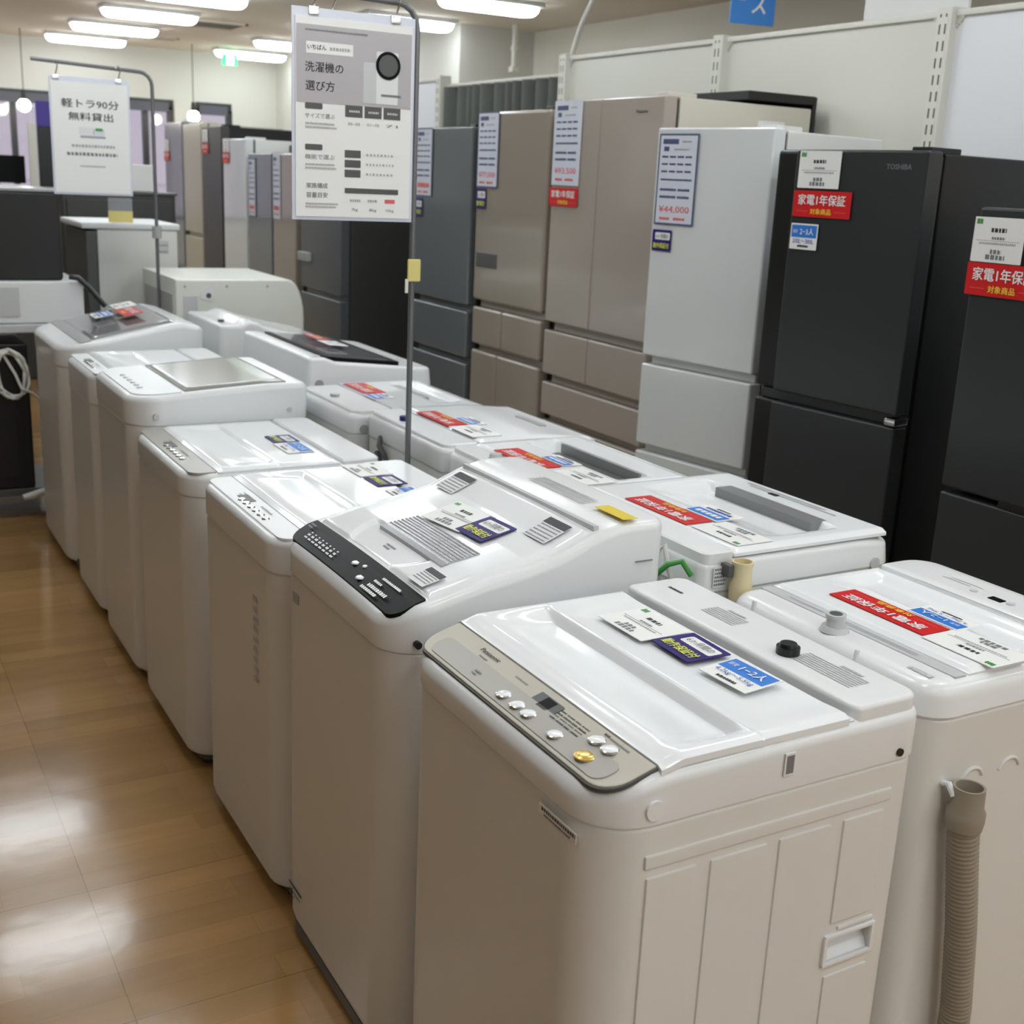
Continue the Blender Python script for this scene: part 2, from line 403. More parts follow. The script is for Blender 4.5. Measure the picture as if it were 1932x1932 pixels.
for i, (x0, x1, y0, y1) in enumerate(MB_v[:2]):
    t = thing('ceiling_vent', ['larger dark ceiling vent grille between the lamp rows', 'smaller dark ceiling vent grille near the far wall'][i], 'vent', ((x0+x1)/2, (y0+y1)/2, CE), 0, 'ceiling vents')
    a, b = (x1-x0)/2, (y1-y0)/2
    fr = MB(); fr.box(-a, a, -b, -b+.02, -.014, 0); fr.box(-a, a, b-.02, b, -.014, 0); fr.box(-a, -a+.02, -b, b, -.014, 0); fr.box(a-.02, a, -b, b, -.014, 0); fr.build('frame', ceilm, t)
    g = MB(); n = max(3, int(b*2/.03))
    for k in range(n): g.box(-a+.02, a-.02, -b+.02+(2*b-.04)*k/n, -b+.02+(2*b-.04)*(k+.6)/n, -.01, -.002)
    g.build('grille', ventm, t)
# ceiling lamps
def lamp(label, x, y, group='ceiling lamps'):
    t = thing('ceiling_lamp', label, 'lamp', (x, y, CE), 0, group)
    MB().box(-.355, .355, -.11, .11, -.03, 0, .008).build('housing', white2, t)
    d = MB(); rings = []
    for a in range(0, 181, 20):
        ins = 0
        rings.append((a, ins))
    secs = []
    for k in range(6):
        th = R(90*k/5); secs.append((.05*(1-math.cos(th)), -.03-.05*math.sin(th)))
    d.shell((-.35, .35, -.105, .105), (.1, .1), secs, n=6); d.build('diffuser', tube_m, t)
FARW = ['farthest', 'second farthest', 'third farthest', 'fourth farthest', 'fifth farthest']
for k in range(16):
    y = 12.1-1.225*k  # rows carried on behind the camera, added to brighten near machine sides
    lamp(('%s glowing ceiling lamp in the left visible row' % FARW[k]) if k < 4 else 'added glowing lamp over the left aisle, out of the picture', 2.30, y)
    if k not in (5, 6, 7, 8): lamp(('%s glowing ceiling lamp in the right visible row' % FARW[k]) if k < 5 else 'added glowing lamp over the left aisle, out of the picture', 3.84, y)
    lamp('added glowing lamp over the left aisle, out of the picture', .80, y)
    if k % 4 == 2: lamp('added glowing lamp over the left aisle, out of the picture', -.72, y)  # sparse row added on the left to brighten the machine fronts
# exit sign, pendant bulbs, pipe, cable
t = thing('exit_sign', 'small green glowing exit sign under the far ceiling', 'exit sign', (3.6, 12.0, 2.5))
MB().box(-.07, .07, -.02, .02, -.06, .04, .004).build('light_box', exit_m, t)
MB().box(-.035, .035, -.023, -.019, -.055, .02).build('pictogram', exit_w, t); MB().cyl((0, 0, .04), (0, 0, .1), .008).build('bracket', grey, t)
for x, lab in ((3.24, 'round glowing pendant bulb beside the wall column'), (1.72, 'round glowing pendant bulb at the far left window')):
    t = thing('pendant_bulb', lab, 'lamp', (x, 12.0, 1.95), 0, 'pendant bulbs')
    s = bmesh.new(); bmesh.ops.create_uvsphere(s, u_segments=20, v_segments=14, radius=.055); b = MB(); b.merge(s); b.build('bulb', bulb_m, t)
    MB().cyl((0, 0, .045), (0, 0, .13), .026, .018).build('socket', copper, t); MB().cyl((0, 0, .13), (0, 0, .65), .004, n=8).build('cord', copper, t)
p = MB().cyl((4.6, 8.2, CE), (4.6, 8.2, 2.31), .022, n=12); p.box(4.57, 4.63, 8.17, 8.23, 2.27, 2.31, .004); p.cyl((4.6, 8.2, 2.42), (4.6, 8.2, 2.45), .03)
tag(p.build('ceiling_pipe', panelw), 'short cream pipe hanging from the ceiling above the curtain', 'pipe')
cb = MB().tube([(3.08, 4.5, CE), (3.1, 4.7, 2.45), (3.12, 4.85, 2.31), (3.15, 5.0, 2.2), (3.16, 5.08, 2.085)], .012, 8)
tag(cb.build('power_cable', cablew), 'white cable running from the ceiling down to the shelving upright', 'cable')
# gondola wall shelving
GX = 3.15
def gondola(label, y0, posts, ztop, pm):
    t = thing('display_rack', label, 'shelving', (GX, y0, 0), 0, 'display rack runs')
    for y in posts:
        q = MB().box(-.03, .04, y-y0-.03, y-y0+.03, 0, ztop, .003); o = q.build('upright', postm, t)
        s = MB().box(-.0312, -.0298, -.019, .019, 1.0, ztop-.02).build('slot_row', slotm, o); s.location = (0, y-y0, 0)
    for a, b in zip(posts, posts[1:]):
        m = pm[posts.index(a)]
        q = MB(); q.box(0, .012, a-y0+.03, b-y0-.03, .06, ztop-.02); q.build('back_panel', m, t)
        f = MB(); f.box(-.012, .014, a-y0+.03, b-y0-.03, ztop-.028, ztop-.008, .004)
        for yy, sg in ((a-y0+.03, 1), (b-y0-.03, -1)):
            for k in range(4):
                f.box(-.008, .0, min(yy, yy+sg*.03*(1-k/4)), max(yy, yy+sg*.03*(1-k/4)), ztop-.034-.008*k, ztop-.024-.008*k)
        f.build('top_rail', postm, t)
gondola('cream shelving wall panels behind the near fridges', 1.7, [1.72, 2.837, 3.95, 5.10], 2.08, [panelw2, panelw, panelw])
gondola('pale shelving panel beyond the dark curtain', 6.43, [6.43, 7.55, 8.4], 2.05, [panelw2, panelw2])
# dark curtain between the two shelving runs
cu = MB(); pts = []
N = 150
for i in range(N+1):
    y = 5.16+1.21*i/N; u = i/N
    pts.append((GX+.03+.042*math.sin(u*2*math.pi*11+1.2*math.sin(u*17))+.01*math.sin(u*67), y))
rings = [[Vector((x, y, z)) for x, y in pts] for z in (.15, 1.0, 1.7, 1.985)]
cu.loft(rings, False, False, closed=False)
t = thing('curtain', 'dark grey pleated curtain hanging between the shelving runs', 'curtain', (0, 0, 0))
o = cu.build('cloth', curt, t); md = o.modifiers.new('th', 'SOLIDIFY'); md.thickness = .003
MB().cyl((GX+.03, 5.13, 1.995), (GX+.03, 6.40, 1.995), .011).build('curtain_rod', panelw, t)
# hanging signs above the shelving
t = thing('hanging_sign', 'blue hanging sign sheet with white kana above the shelving', 'sign', (3.32, 4.0, 2.14))
mb = MB(); mb.box(-.098, .098, -.003, .003, 0, .42, .001); o = mb.build('sheet', bluesign, t)
o.rotation_euler = (0, 0, R(-12))
tx = text(o, 'ス', .03, .055, .06, .065, wtext, 0, .02); tx.rotation_euler = (R(90), 0, 0); tx.location = (.025, -.0045, .075)
tx = text(o, 'ビ', .03, .055, .05, .055, wtext, 0, .02); tx.rotation_euler = (R(90), 0, 0); tx.location = (-.055, -.0045, .115)
for x in (-.07, .07): MB().cyl((x, 0, .41), (x, 0, CE-2.14), .002, n=6).build('hanging_cord', cablew, t)
t = thing('hanging_board', 'blank white hanging board rising behind the shelving top', 'board', (3.3, 3.3, 2.02))
MB().box(-.006, .006, -.4, .06, 0, .5, .002).build('sheet', paper, t)
for y in (-.33, 0): MB().cyl((0, y, .5), (0, y, CE-2.02), .002, n=6).build('hanging_cord', cablew, t)
t = thing('hanging_sign', 'blue hanging sign at the top right edge of the picture', 'sign', (3.3, 2.72, 2.14), 0)
MB().box(-.003, .003, -.2, .04, 0, .3, .001).build('sheet', bluesign, t)
for y in (-.15, 0): MB().cyl((0, y, .3), (0, y, CE-2.14), .002, n=6).build('hanging_cord', cablew, t)
# ------------------------------------------------------------------ fridges
def fridge(label, loc, rz, W, Dp, H, segs, dm, sm, toe=.09, gap=.03, group='fridges along the right wall', endgrip=0, vis=True, bev=.007):
    """local: x = 0 front .. Dp rear, y = 0 near side .. W far side; segs = [(z0, z1, [door split fractions], names)] """
    t = thing('refrigerator', label, 'fridge', loc, rz, group)
    MB().box(.066, Dp, .002, W-.002, .03, H-.012, .006).build('cabinet', sm, t)
    MB().box(.052, .067, .008, W-.008, .05, H-.02).build('gasket', gsk, t)
    MB().box(.03, .2, .01, W-.01, .012, toe-.012, .004).build('toe_kick', dgrey, t)
    for x in (.1, Dp-.06):
        for y in (.06, W-.06): MB().cyl((x, y, 0), (x, y, .031), .022).build('foot', black, t)
    for z0, z1, sp, nm in segs:
        ys = [0]+[W*s for s in sp]+[W]
        for a, b in zip(ys, ys[1:]):
            e = endgrip if (endgrip and b == W) else 0
            d = MB().box(0, .055, a+(.0015 if a else 0), b-(.0015 if b < W else 0)-e, z0, z1, bev, 3).build(nm, dm, t)
            if e: MB().box(.022, .055, b-e-.002, b, z0, z1, .012, 3).build('side_grip', bfr2, d)  # grip colour holds the dark reflection on the bevelled door edge
    zs = sorted([(z0, z1) for z0, z1, _, _ in segs])
    for (a0, a1), (b0, b1) in zip(zs, zs[1:]):
        if b0-a1 > .015:
            MB().box(.026, .054, .004, W*.95, a1+.001, b0-.001, .003).build('finger_groove', dm, t)
    MB().box(.02, .14, .012, .07, H-.014, H+.002, .003).build('hinge_cover', sm, t)
    return t
DX = 2.44
F1 = fridge('matt black two-door fridge at the right picture edge', (2.28, 1.37, 0), 0, .525, .58, 1.496, [(.845, 1.49, [], 'door'), (.09, .832, [], 'door')], bfr, bfr2)
MB().box(.0, .05, .12, .36, .83, .848, .004).build('recessed_grip', black, F1)
F2 = fridge('matt black two-door fridge with price card, warranty card and blue size card', (2.352, 2.125, 0), R(5.6), .512, .58, 1.622, [(.962, 1.615, [], 'door'), (.09, .932, [], 'door')], bfr, bfr2, endgrip=.088)
MB().box(-.006, .05, -.004, .03, .936, .956, .004).build('hinge_bracket', chrome, F2)
F2b = text(F2, 'TOSHIBA', 0, 0, .075, .013, ink2, 0, .02); F2b.matrix_local = basis(FRONT, (-.0012, .085, 1.575)) @ Matrix.Diagonal((.075, .013, 1, 1))
F3 = fridge('glossy white three-drawer fridge with a framed price list', (2.412, 2.757, 0), R(9.9), .463, .54, 1.686, [(.965, 1.68, [], 'door'), (.67, .938, [], 'drawer'), (.36, .645, [], 'drawer'), (.09, .335, [], 'drawer')], wfr, wfrs)
F4 = fridge('wide champagne six-door fridge beside the white fridge', (DX, 3.338, 0), 0, .682, .64, 1.80, [(.978, 1.79, [.545], 'door'), (.775, .945, [.545], 'drawer'), (.615, .742, [], 'drawer'), (.35, .59, [], 'drawer'), (.09, .325, [], 'drawer')], beige, beige_s)
F4b = text(F4, 'Panasonic', 0, 0, .065, .011, ink, 0, .02); F4b.matrix_local = basis(FRONT, (-.0012, .12, 1.742)) @ Matrix.Diagonal((.065, .011, 1, 1))
MB().box(.35, .655, .001, .68, 1.80, 1.83, .004).build('rear_duct', black, F4); MB().box(.641, .66, .0, .68, .1, 1.828, .003).build('back_plate', black, F4)
MB().box(.4, .52, -.0015, .003, 1.66, 1.735, .012).build('side_label', paper, F4)
F5 = fridge('bronze fridge with curved drawers and a control pad on its door', (DX, 4.055, 0), 0, .575, .62, 1.775, [(1.0, 1.765, [], 'door'), (.81, .97, [.55], 'drawer'), (.44, .785, [.6], 'drawer'), (.09, .42, [], 'drawer')], beige2, dfr, bev=.012)
MB().box(-.003, .01, .37, .55, 1.14, 1.2, .002).build('control_pad', dgrey, F5)
F6 = fridge('steel grey three-door fridge nearest the grey sign pole', (DX, 4.68, 0), 0, .56, .6, 1.718, [(.965, 1.71, [], 'door'), (.735, .935, [], 'drawer'), (.09, .705, [], 'drawer')], sfr, bfr2)
F7 = fridge('grey fridge with a dark side standing beyond the gap', (DX, 6.17, 0), 0, .62, .66, 1.7, [(.85, 1.69, [], 'door'), (.52, .82, [], 'drawer'), (.09, .49, [], 'drawer')], gfr, dfr)
MB().box(-.03, .0, .44, .6, 1.0, 1.05, .006).build('door_handle', grey, F7)
F8 = fridge('brown-grey fridge with a long price list, beyond the dark-sided one', (DX, 6.88, 0), 0, .4, .6, 1.6, [(.75, 1.59, [], 'door'), (.09, .72, [], 'drawer')], beige2, dfr)
F9 = fridge('grey fridge with a long price list beside the far white fridge', (DX, 7.31, 0), 0, .46, .6, 1.6, [(.75, 1.59, [], 'door'), (.09, .72, [], 'drawer')], sfr, lgrey)
MB().box(.25, .58, .05, .4, 1.6, 1.655, .01).build('top_tray', black, F9)
F10 = fridge('far white fridge in front of the tall black one', (DX, 7.82, 0), 0, .5, .62, 1.69, [(.75, 1.68, [], 'door'), (.09, .72, [], 'drawer')], wfr, wfrs)
F11 = fridge('tall black fridge with a small red card on its front', (DX, 8.36, 0), 0, .48, .66, 1.775, [(.75, 1.765, [], 'door'), (.09, .72, [], 'drawer')], dfr, bfr2)
F12 = fridge('pearl beige fridge second from the far end', (DX, 8.87, 0), 0, .48, .62, 1.80, [(1.02, 1.79, [], 'door'), (.09, .99, [], 'drawer')], tan, tan)
F13 = fridge('silver champagne fridge at the far end of the row', (DX, 9.38, 0), 0, .52, .62, 1.82, [(.75, 1.81, [], 'door'), (.09, .72, [], 'drawer')], sfr, lgrey)
def fr(x): return x
# cards on the fridges
def on(fx, fy, rz, u, z, d=.004):   # point on a fridge front, u metres from its near end
    return (fx-d*math.cos(rz)-u*math.sin(rz), fy-d*math.sin(rz)+u*math.cos(rz), z)
FB = lambda rz: ((math.sin(rz), -math.cos(rz), 0), (0, 0, 1))
a5, a10 = R(5.6), R(9.9)
price_card('white price card at the top of the black fridge with the blue card', FB(a5), on(2.352, 2.125, a5, .335, 1.563), .14, .095, pitch=0)
red_card('red warranty card on the black fridge, above a blue card', FB(a5), on(2.352, 2.125, a5, .315, 1.475), .195, .068)
blue_card('small blue and white size card on the black fridge', FB(a5), on(2.352, 2.125, a5, .364, 1.389), '2−3人', '200L〜300L', .094, .068)
price_card('white price card on the fridge at the right picture edge', FRONT, (2.275, 1.831, 1.42), .135, .098)
red_card('red warranty card on the fridge at the right picture edge', FRONT, (2.275, 1.802, 1.333), .2, .072)
price_list('framed long price list on the white fridge, red 44,000 yen', FB(a10), on(2.412, 2.757, a10, .365, 1.524), '¥44,000', .165, .275)
navy_card('small navy guarantee card under the framed list on the white fridge', FB(a10), on(2.412, 2.757, a10, .408, 1.337), .082, .066)
price_list('long price list in a shiny sleeve on the wide champagne fridge', FRONT, (DX-.004, 3.918, 1.64), '¥93,500', .19, .30, frame=False)
red_card('red warranty card below the list on the wide champagne fridge', FRONT, (DX-.004, 3.925, 1.448), .2, .066)
price_list('long price list on the bronze fridge', FRONT, (DX-.004, 4.53, 1.615), '¥77,000', .18, .3)
navy_card('small navy guarantee card on the bronze fridge', FRONT, (DX-.004, 4.575, 1.42), .085, .08)
price_list('long price list on the steel grey fridge beside the pole', FRONT, (DX-.004, 5.14, 1.56), None, .17, .3)
navy_card('small navy guarantee card on the steel grey fridge', FRONT, (DX-.004, 5.19, 1.36), .085, .08)
price_list('long price list on the far brown-grey fridge', FRONT, (DX-.004, 7.2, 1.4), None, .13, .38, frame=False)
price_list('long price list on the far grey fridge', FRONT, (DX-.004, 7.68, 1.38), None, .14, .36)
for y, z, lab in ((8.24, 1.56, 'tiny red card on the far white fridge'), (8.74, 1.62, 'tiny red card on the tall black fridge'), (9.83, 1.56, 'tiny red card on the fridge at the far end')):
    red_card(lab, FRONT, (DX-.004, y, z), .16, .07, detail=False)
for y, z, lab in ((8.24, 1.64, 'tiny white price card on the far white fridge'), (8.74, 1.705, 'tiny white price card on the tall black fridge'), (9.83, 1.64, 'tiny white price card on the fridge at the far end')):
    price_card(lab, FRONT, (DX-.004, y, z), .13, .085, mark=False)
# ------------------------------------------------------------------ washing machines
PI = math.pi
def place(o, x, y, z, rz=-90, tilt=0):
    o.rotation_mode = 'XYZ'
    o.matrix_local = Matrix.Translation((x, y, z)) @ Matrix.Rotation(R(rz), 4, 'Z') @ Matrix.Rotation(R(tilt), 4, 'X'); return o
def ptext(root, s, x, y, z, wd, ht, m, tilt=0, bold=0.0):
    o = text(root, s, 0, 0, 1, 1, m, 0, bold)
    o.matrix_local = Matrix.Translation((x, y, z)) @ Matrix.Rotation(R(-90), 4, 'Z') @ Matrix.Rotation(R(tilt), 4, 'X') @ Matrix.Diagonal((wd, ht, 1, 1)); return o
def pbars(root, rows, m, x, y, z, tilt=0, name='fine_print', gap=.25, rz=-90):
    return place(bars(root, rows, m, 0, name, gap), x, y, z, rz, tilt)
def cut(o, box):
    mb = MB().box(*box); c = mb.build('c', white)
    c.parent = o.parent; o.modifiers.clear(); c.modifiers.clear(); md = o.modifiers.new('b', 'BOOLEAN'); md.operation = 'DIFFERENCE'; md.object = c; md.solver = 'EXACT'
    dg = bpy.context.evaluated_depsgraph_get(); dg.update()
    me = bpy.data.meshes.new_from_object(o.evaluated_get(dg)); o.modifiers.clear(); old = o.data; o.data = me; bpy.data.objects.remove(c)
    for p in me.polygons: p.use_smooth = True
    me.set_sharp_from_angle(angle=R(38)); wn = o.modifiers.new('wn', 'WEIGHTED_NORMAL'); wn.keep_sharp = True; wn.weight = 80
GW = 'washing machines in the left row'; GR = 'washing machines in the right row'
def washer(label, loc, rz, D, W, zs, zt, r=.018, rf=.06, rr=.03, bm_=None, cm=None, bulge=.0022, group=GW, extra=None, sub=8, K=10, taper=0):
    bm_ = bm_ or steel; cm = cm or white; ztf = zt if callable(zt) else (lambda x, y=0: zt)
    t = thing('washing_machine', label, 'washing machine', loc, rz, group)
    MB().shell((.03, D-.03, .03, W-.03), (.03, .02), [(0, .016), (0, .05)]).build('plinth', dgrey, t)
    for x in (.06, D-.05):
        for y in (.06, W-.06): MB().cyl((x, y, 0), (x, y, .02), .021, .018).build('foot', black, t)
    b = MB(); b.shell((0, D, 0, W), (rf, rr), [(.012, .034), (.004, .04), (0, .055), (0, zs-.005), (.003, zs-.001)], sub=1)
    if extra: extra(b)
    b.build('body', bm_, t)
    secs = [(.0015, zs), (-bulge, zs+.005)]
    secs += [(-bulge+taper+r*(1-math.cos(R(a))), (lambda x, y, a=a: ztf(x, y)-r+r*math.sin(R(a)))) for a in (0, 18, 36, 54, 72, 90)]
    c = MB(); c.shell((0, D, 0, W), (rf, rr), secs, ztf, K=K, sub=sub, n=7)
    c.build('top_cover', cm, t)
    return t
def dip(zf, W, x0, x1, y0, d=.04):
    return lambda x, y=0: zf(x)-d*smooth(y0+.002, y0+.014, min(y, W-y))*smooth(x0+.003, x0+.016, x)*(1-smooth(x1-.016, x1-.003, x))
# --- the near machine with the champagne panel
zt1 = interp([(0, .828), (.02, .833), (.085, .852), (.3, .8565), (.6, .858)])
zt1c = lambda x, y=0: zt1(x)-.022*smooth(.016, .032, min(y, .525-y))*smooth(.088, .1, x)
def ribs(b):
    b.box(.068, .470, -.0028, .004, .7275, .746, .0026, 2)
    for x0, x1, zl in ((.072, .147, .09), (.168, .258, .09), (.278, .366, .09), (.388, .46, .56)):
        b.box(x0, x1, -.0028, .004, zl, .716, .0026, 2)
    b.box(.402, .468, -.003, .004, .546, .553, .0025); b.box(.36, .378, -.003, .004, .546, .553, .0025)
    b.box(.388, .468, -.0028, .004, .09, .478, .0026)
L1 = washer('nearest white washing machine with champagne control panel and side handle', (.705, .985, 0), 0, .515, .525, .782, zt1c, .02, .075, .03, extra=ribs, K=20, sub=24)
for o in L1.children:
    if o.name.startswith('body'): cut(o, (.383, .468, -.02, .035, .5, .539)); B1 = o
h = MB(); h.box(.380, .472, -.005, .001, .537, .544, .002); h.box(.380, .472, -.005, .001, .495, .502, .002); h.box(.379, .386, -.005, .001, .498, .541, .002); h.box(.466, .473, -.005, .001, .498, .541, .002)
h.loft([[Vector(p) for p in ((.384, .002, .5), (.468, .002, .5), (.468, .02, .53), (.384, .02, .53))], [Vector(p) for p in ((.384, .001, .498), (.468, .001, .498), (.468, .024, .53), (.384, .024, .53))]])
h.build('side_handle', white, L1)
g = MB(); g.shell((.009, .0845, .009, .516), (.068, .001), [(0, lambda x, y: zt1(x)-.004), (0, lambda x, y: zt1(x)+.0012)], zt1, sub=6, K=4); g.build('panel_gap', dgrey, L1)
zp = lambda x, y=0: zt1(x)+.0036
g = MB(); g.shell((.0115, .083, .0115, .5135), (.066, .001), [(0, lambda x, y: zt1(x)), (0, lambda x, y: zt1(x)+.0025), (.0015, zp)], zp, sub=6, K=4)
P1 = g.build('control_panel', gold, L1)
zq = lambda x, y=0: zt1(x)+.0052
g = MB(); g.shell((.016, .053, .035, .485), (.034, .012), [(0, lambda x, y: zt1(x)+.002), (0, zq)], zq, sub=5, K=3); g.build('silver_strip', silverp, P1)
T1 = 14.5
for x, y, m in ((.032, .282, chrome), (.032, .246, chrome), (.032, .217, chrome), (.032, .152, chrome), (.034, .087, gold), (.061, .103, chrome), (.061, .075, chrome)):
    rr_ = .0125 if m is gold else .0105
    s = MB(); zz = zq(x)
    s.loft([[Vector((x+rr_*f*math.cos(2*PI*k/18), y+rr_*f*math.sin(2*PI*k/18), zz+dz)) for k in range(18)] for f, dz in ((1, -.001), (1, .0012), (.82, .0024), (.4, .0032))])
    s.build('button', goldbtn if m is gold else lidgloss, P1)
    q = MB(); q.loft([[Vector((x+rr_*f*math.cos(2*PI*k/18), y+rr_*f*math.sin(2*PI*k/18), zz+dz)) for k in range(18)] for f, dz in ((1.12, -.001), (1.12, .0012), (1.0, .0016), (1.0, -.001))], False, False); q.build('button_ring', goldbtn if m is gold else chrome, P1)
g = MB(); g.shell((.047, .071, .192, .248), (.002, .002), [(0, lambda x, y: zt1(x)), (0, lambda x, y: zt1(x)+.0048)]); d = g.build('display', dgrey, P1)
g = MB(); g.shell((.049, .069, .207, .23), (.001, .001), [(0, lambda x, y: zt1(x)+.004), (0, lambda x, y: zt1(x)+.0052)]); g.build('display_window', glossblack, d)
ptext(P1, 'Panasonic', .069, .388, zp(.069)+.0006, .052, .008, ink, T1-6, .02)
pbars(P1, [(-.012, .012, 0, .003)], ink2, .058, .39, zp(.058)+.0006, T1)
pbars(P1, [(-.008, .008, 0, .004), (-.008, .004, -.006, .003)], ink2, .034, .36, zq(.034)+.0008, T1)
pbars(P1, [(-.02, .0, .012, .004), (-.018, .014, .004, .0035)], ink2, .062, .293, zp(.062)+.0006, T1-4)
for yy in (.172, .138):
    pbars(P1, [(-.02, -.008, y, .0028) for y in (-.012, -.006, 0, .006, .012)]+[(-.005, .012, y, .0026) for y in (-.012, -.006, 0, .006)], ink, .06, yy, zp(.06)+.0008, T1-4)
pbars(P1, [(-.02, .02, 0, .003)], ink2, .075, .075, zp(.075)+.0006, T1-8); pbars(P1, [(-.006, .006, 0, .004)], ink, .076, .102, zp(.076)+.0006, T1-8)
def lid1(x, y):
    z = .8645-.0085*smooth(.12, .083, x)
    e = smooth(.018, .06, y)*smooth(.507, .465, y)
    z -= e*(.016*smooth(.105, .222, x)*(1-smooth(.224, .2335, x)))
    z -= e*.002*smooth(.095, .11, x)
    z -= .0016*math.exp(-((x-.2365)/.0012)**2)
    ed = min(y-.003, .522-y); z -= .004*(1-smooth(0, .005, ed))
    return z
m = MB(); m.grid(.0845, .379, .003, .522, lid1, 118, 60, .009); m.build('lid', lidgloss, L1, 50)
g = MB(); g.shell((.376, .392, .006, .519), (.001, .001), [(0, .84), (0, .8535)]); g.build('hinge_gap', dgrey, L1)
g = MB(); bk = [(0, .846), (0, .866)]+[(.007*(1-math.cos(R(a))), .866+.007*math.sin(R(a))) for a in (30, 60, 90)]
g.shell((.3905, .508, .004, .521), (.012, .022), bk, lambda x, y: .873, K=3); K1 = g.build('back_panel', white, L1)
k = MB().cyl((.434, .182, .872), (.434, .182, .884), .017, n=20); k.cyl((.434, .182, .884), (.434, .182, .889), .0135, .012, n=20); k.build('inlet_cap', black, K1)
pbars(K1, [(-.03, .045, y, .0032) for y in (-.02, -.014, -.008, -.002, .004, .010)]+[(-.01, .03, .018, .006)], inkl, .452, .345, .8736, gap=.12, name='caution_label')
pbars(K1, [(-.065, .05, y, .0032) for y in (-.024, -.018, -.012, -.006, 0, .006, .012)]+[(-.01, .03, .02, .007)], inkl, .452, .105, .8736, gap=.12, name='caution_label')
pbars(K1, [(-.02, .015, 0, .006)], ink, .45, .462, .8736, gap=.05, name='dark_label')
q = MB().box(.271, .283, -.0056, -.003, .81, .8345); q.build('side_slot', ink2, L1)
q = MB().box(.2685, .2855, -.0052, -.003, .8065, .838, .001); q.build('slot_frame', white, L1)
q = MB().cyl((.473, -.0055, .797), (.473, .002, .797), .0055, n=14); q.build('screw', black, L1)
q = MB().cyl((.075, -.0048, .806), (.075, .0, .806), .0125, n=22); q.build('screw_cover', white, L1)
o = plate(L1, 'warning_label', 0, 0, .085, .014, paper); o.matrix_local = basis(FRONT, (-.0035, .08, .766)); bars(o, [(-.036, .04, .002, .005), (-.03, .03, -.0045, .003)], ink)
# --- machine with the black slanted panel and curved lid
zt2 = interp([(0, .828), (.012, .834), (.05, .853), (.15, .877), (.25, .895), (.31, .91), (.37, .936), (.405, .947), (.43, .951), (.52, .951)])
ztop2 = lambda x, y=0: zt2(x)+.004*math.sin(PI*min(1, max(0, y/.52)))
L2 = washer('curvy white washing machine with slanted black control panel and silver lid handle', (.71, 1.575, 0), 0, .515, .52, .775, ztop2, .016, .075, .03, sub=18, K=12)
g = MB(); fz = lambda x, y=0: ztop2(x, y)+.0025
g.shell((.01, .068, .02, .5), (.055, .002), [(0, lambda x, y: ztop2(x, y)-.004), (0, fz)], fz, sub=10, K=4); P2 = g.build('control_panel', glossblack, L2)
T2 = 24
for yy in [.44-.018*k for k in range(8)]: pbars(P2, [(-.006, .004, 0, .005), (-.006, .006, -.008, .004), (-.004, .002, .007, .003)], wtext, .03, yy, ztop2(.03)+.0092, T2)  # white marks mix print with painted reflections on the panel
pbars(P2, [(-.05, -.02, 0, .005), (-.05, .02, -.012, .007), (-.06, .0, -.022, .006), (-.04, .03, .012, .005)], wtext, .036, .1, ztop2(.036)+.009, T2)
pbars(P2, [(-.012, .012, 0, .004), (-.012, .008, -.007, .004)], ink2, .05, .47, ztop2(.05)+.008, T2)
for x, y, r_ in ((.042, .245, .0085), (.028, .19, .0095), (.046, .215, .005)):
    MB().cyl((x, y, ztop2(x, y)+.002), (x, y, ztop2(x, y)+.0042), r_, r_*.8, n=18).build('button', white, P2)
def lid2(x, y):
    z = ztop2(x, y)+.006
    d = math.hypot((x-.145)/1.0, (y-.265)/1.25)
    if x < .145: z -= .0045*(1-smooth(.094, .102, d))
    z -= .006*(1-smooth(0, .012, min(y-.022, .498-y, .372-x, x-.069)))
    return z
m = MB(); m.grid(.069, .372, .022, .498, lid2, 110, 70, .008); LID2 = m.build('lid', lidgloss, L2, 50)
g = MB(); hv = [(.132, .10, .02), (.132, .36, .02), (.203, .345, .012), (.203, .09, .012)]
def hz(x, y): return ztop2(x, y)+.0085+.0012*math.sin((x-.13)*900)*(x > .145)
def trap(u, v):
    x = .132+.072*u; y0 = .098+.0*u; y1 = .352-.012*u; return x, y0+(y1-y0)*v
vs = []; nu, nv = 60, 12
for i in range(nu+1):
    for j in range(nv+1):
        x, y = trap(i/nu, j/nv); vs.append((x, y, hz(x, y)+.006*math.sin(PI*i/nu)*0))
for i in range(nu+1):
    for j in range(nv+1):
        x, y = trap(i/nu, j/nv); vs.append((x, y, ztop2(x, y)+.001))
fs = []; n0 = (nu+1)*(nv+1); ix = lambda i, j: i*(nv+1)+j
for i in range(nu):
    for j in range(nv): fs.append((ix(i, j), ix(i+1, j), ix(i+1, j+1), ix(i, j+1)))
for i in range(nu):
    fs.append((ix(i, 0), ix(i+1, 0), n0+ix(i+1, 0), n0+ix(i, 0))); fs.append((ix(i, nv), ix(i+1, nv), n0+ix(i+1, nv), n0+ix(i, nv)))
for j in range(nv):
    fs.append((ix(0, j), ix(0, j+1), n0+ix(0, j+1), n0+ix(0, j))); fs.append((ix(nu, j), ix(nu, j+1), n0+ix(nu, j+1), n0+ix(nu, j)))
g.add(vs, fs); g.build('lid_handle', silver, LID2, 60)
pbars(LID2, [(-.018, .018, 0, .004), (-.014, .01, -.008, .004)], ink2, .112, .255, ztop2(.112)+.0065, 10)
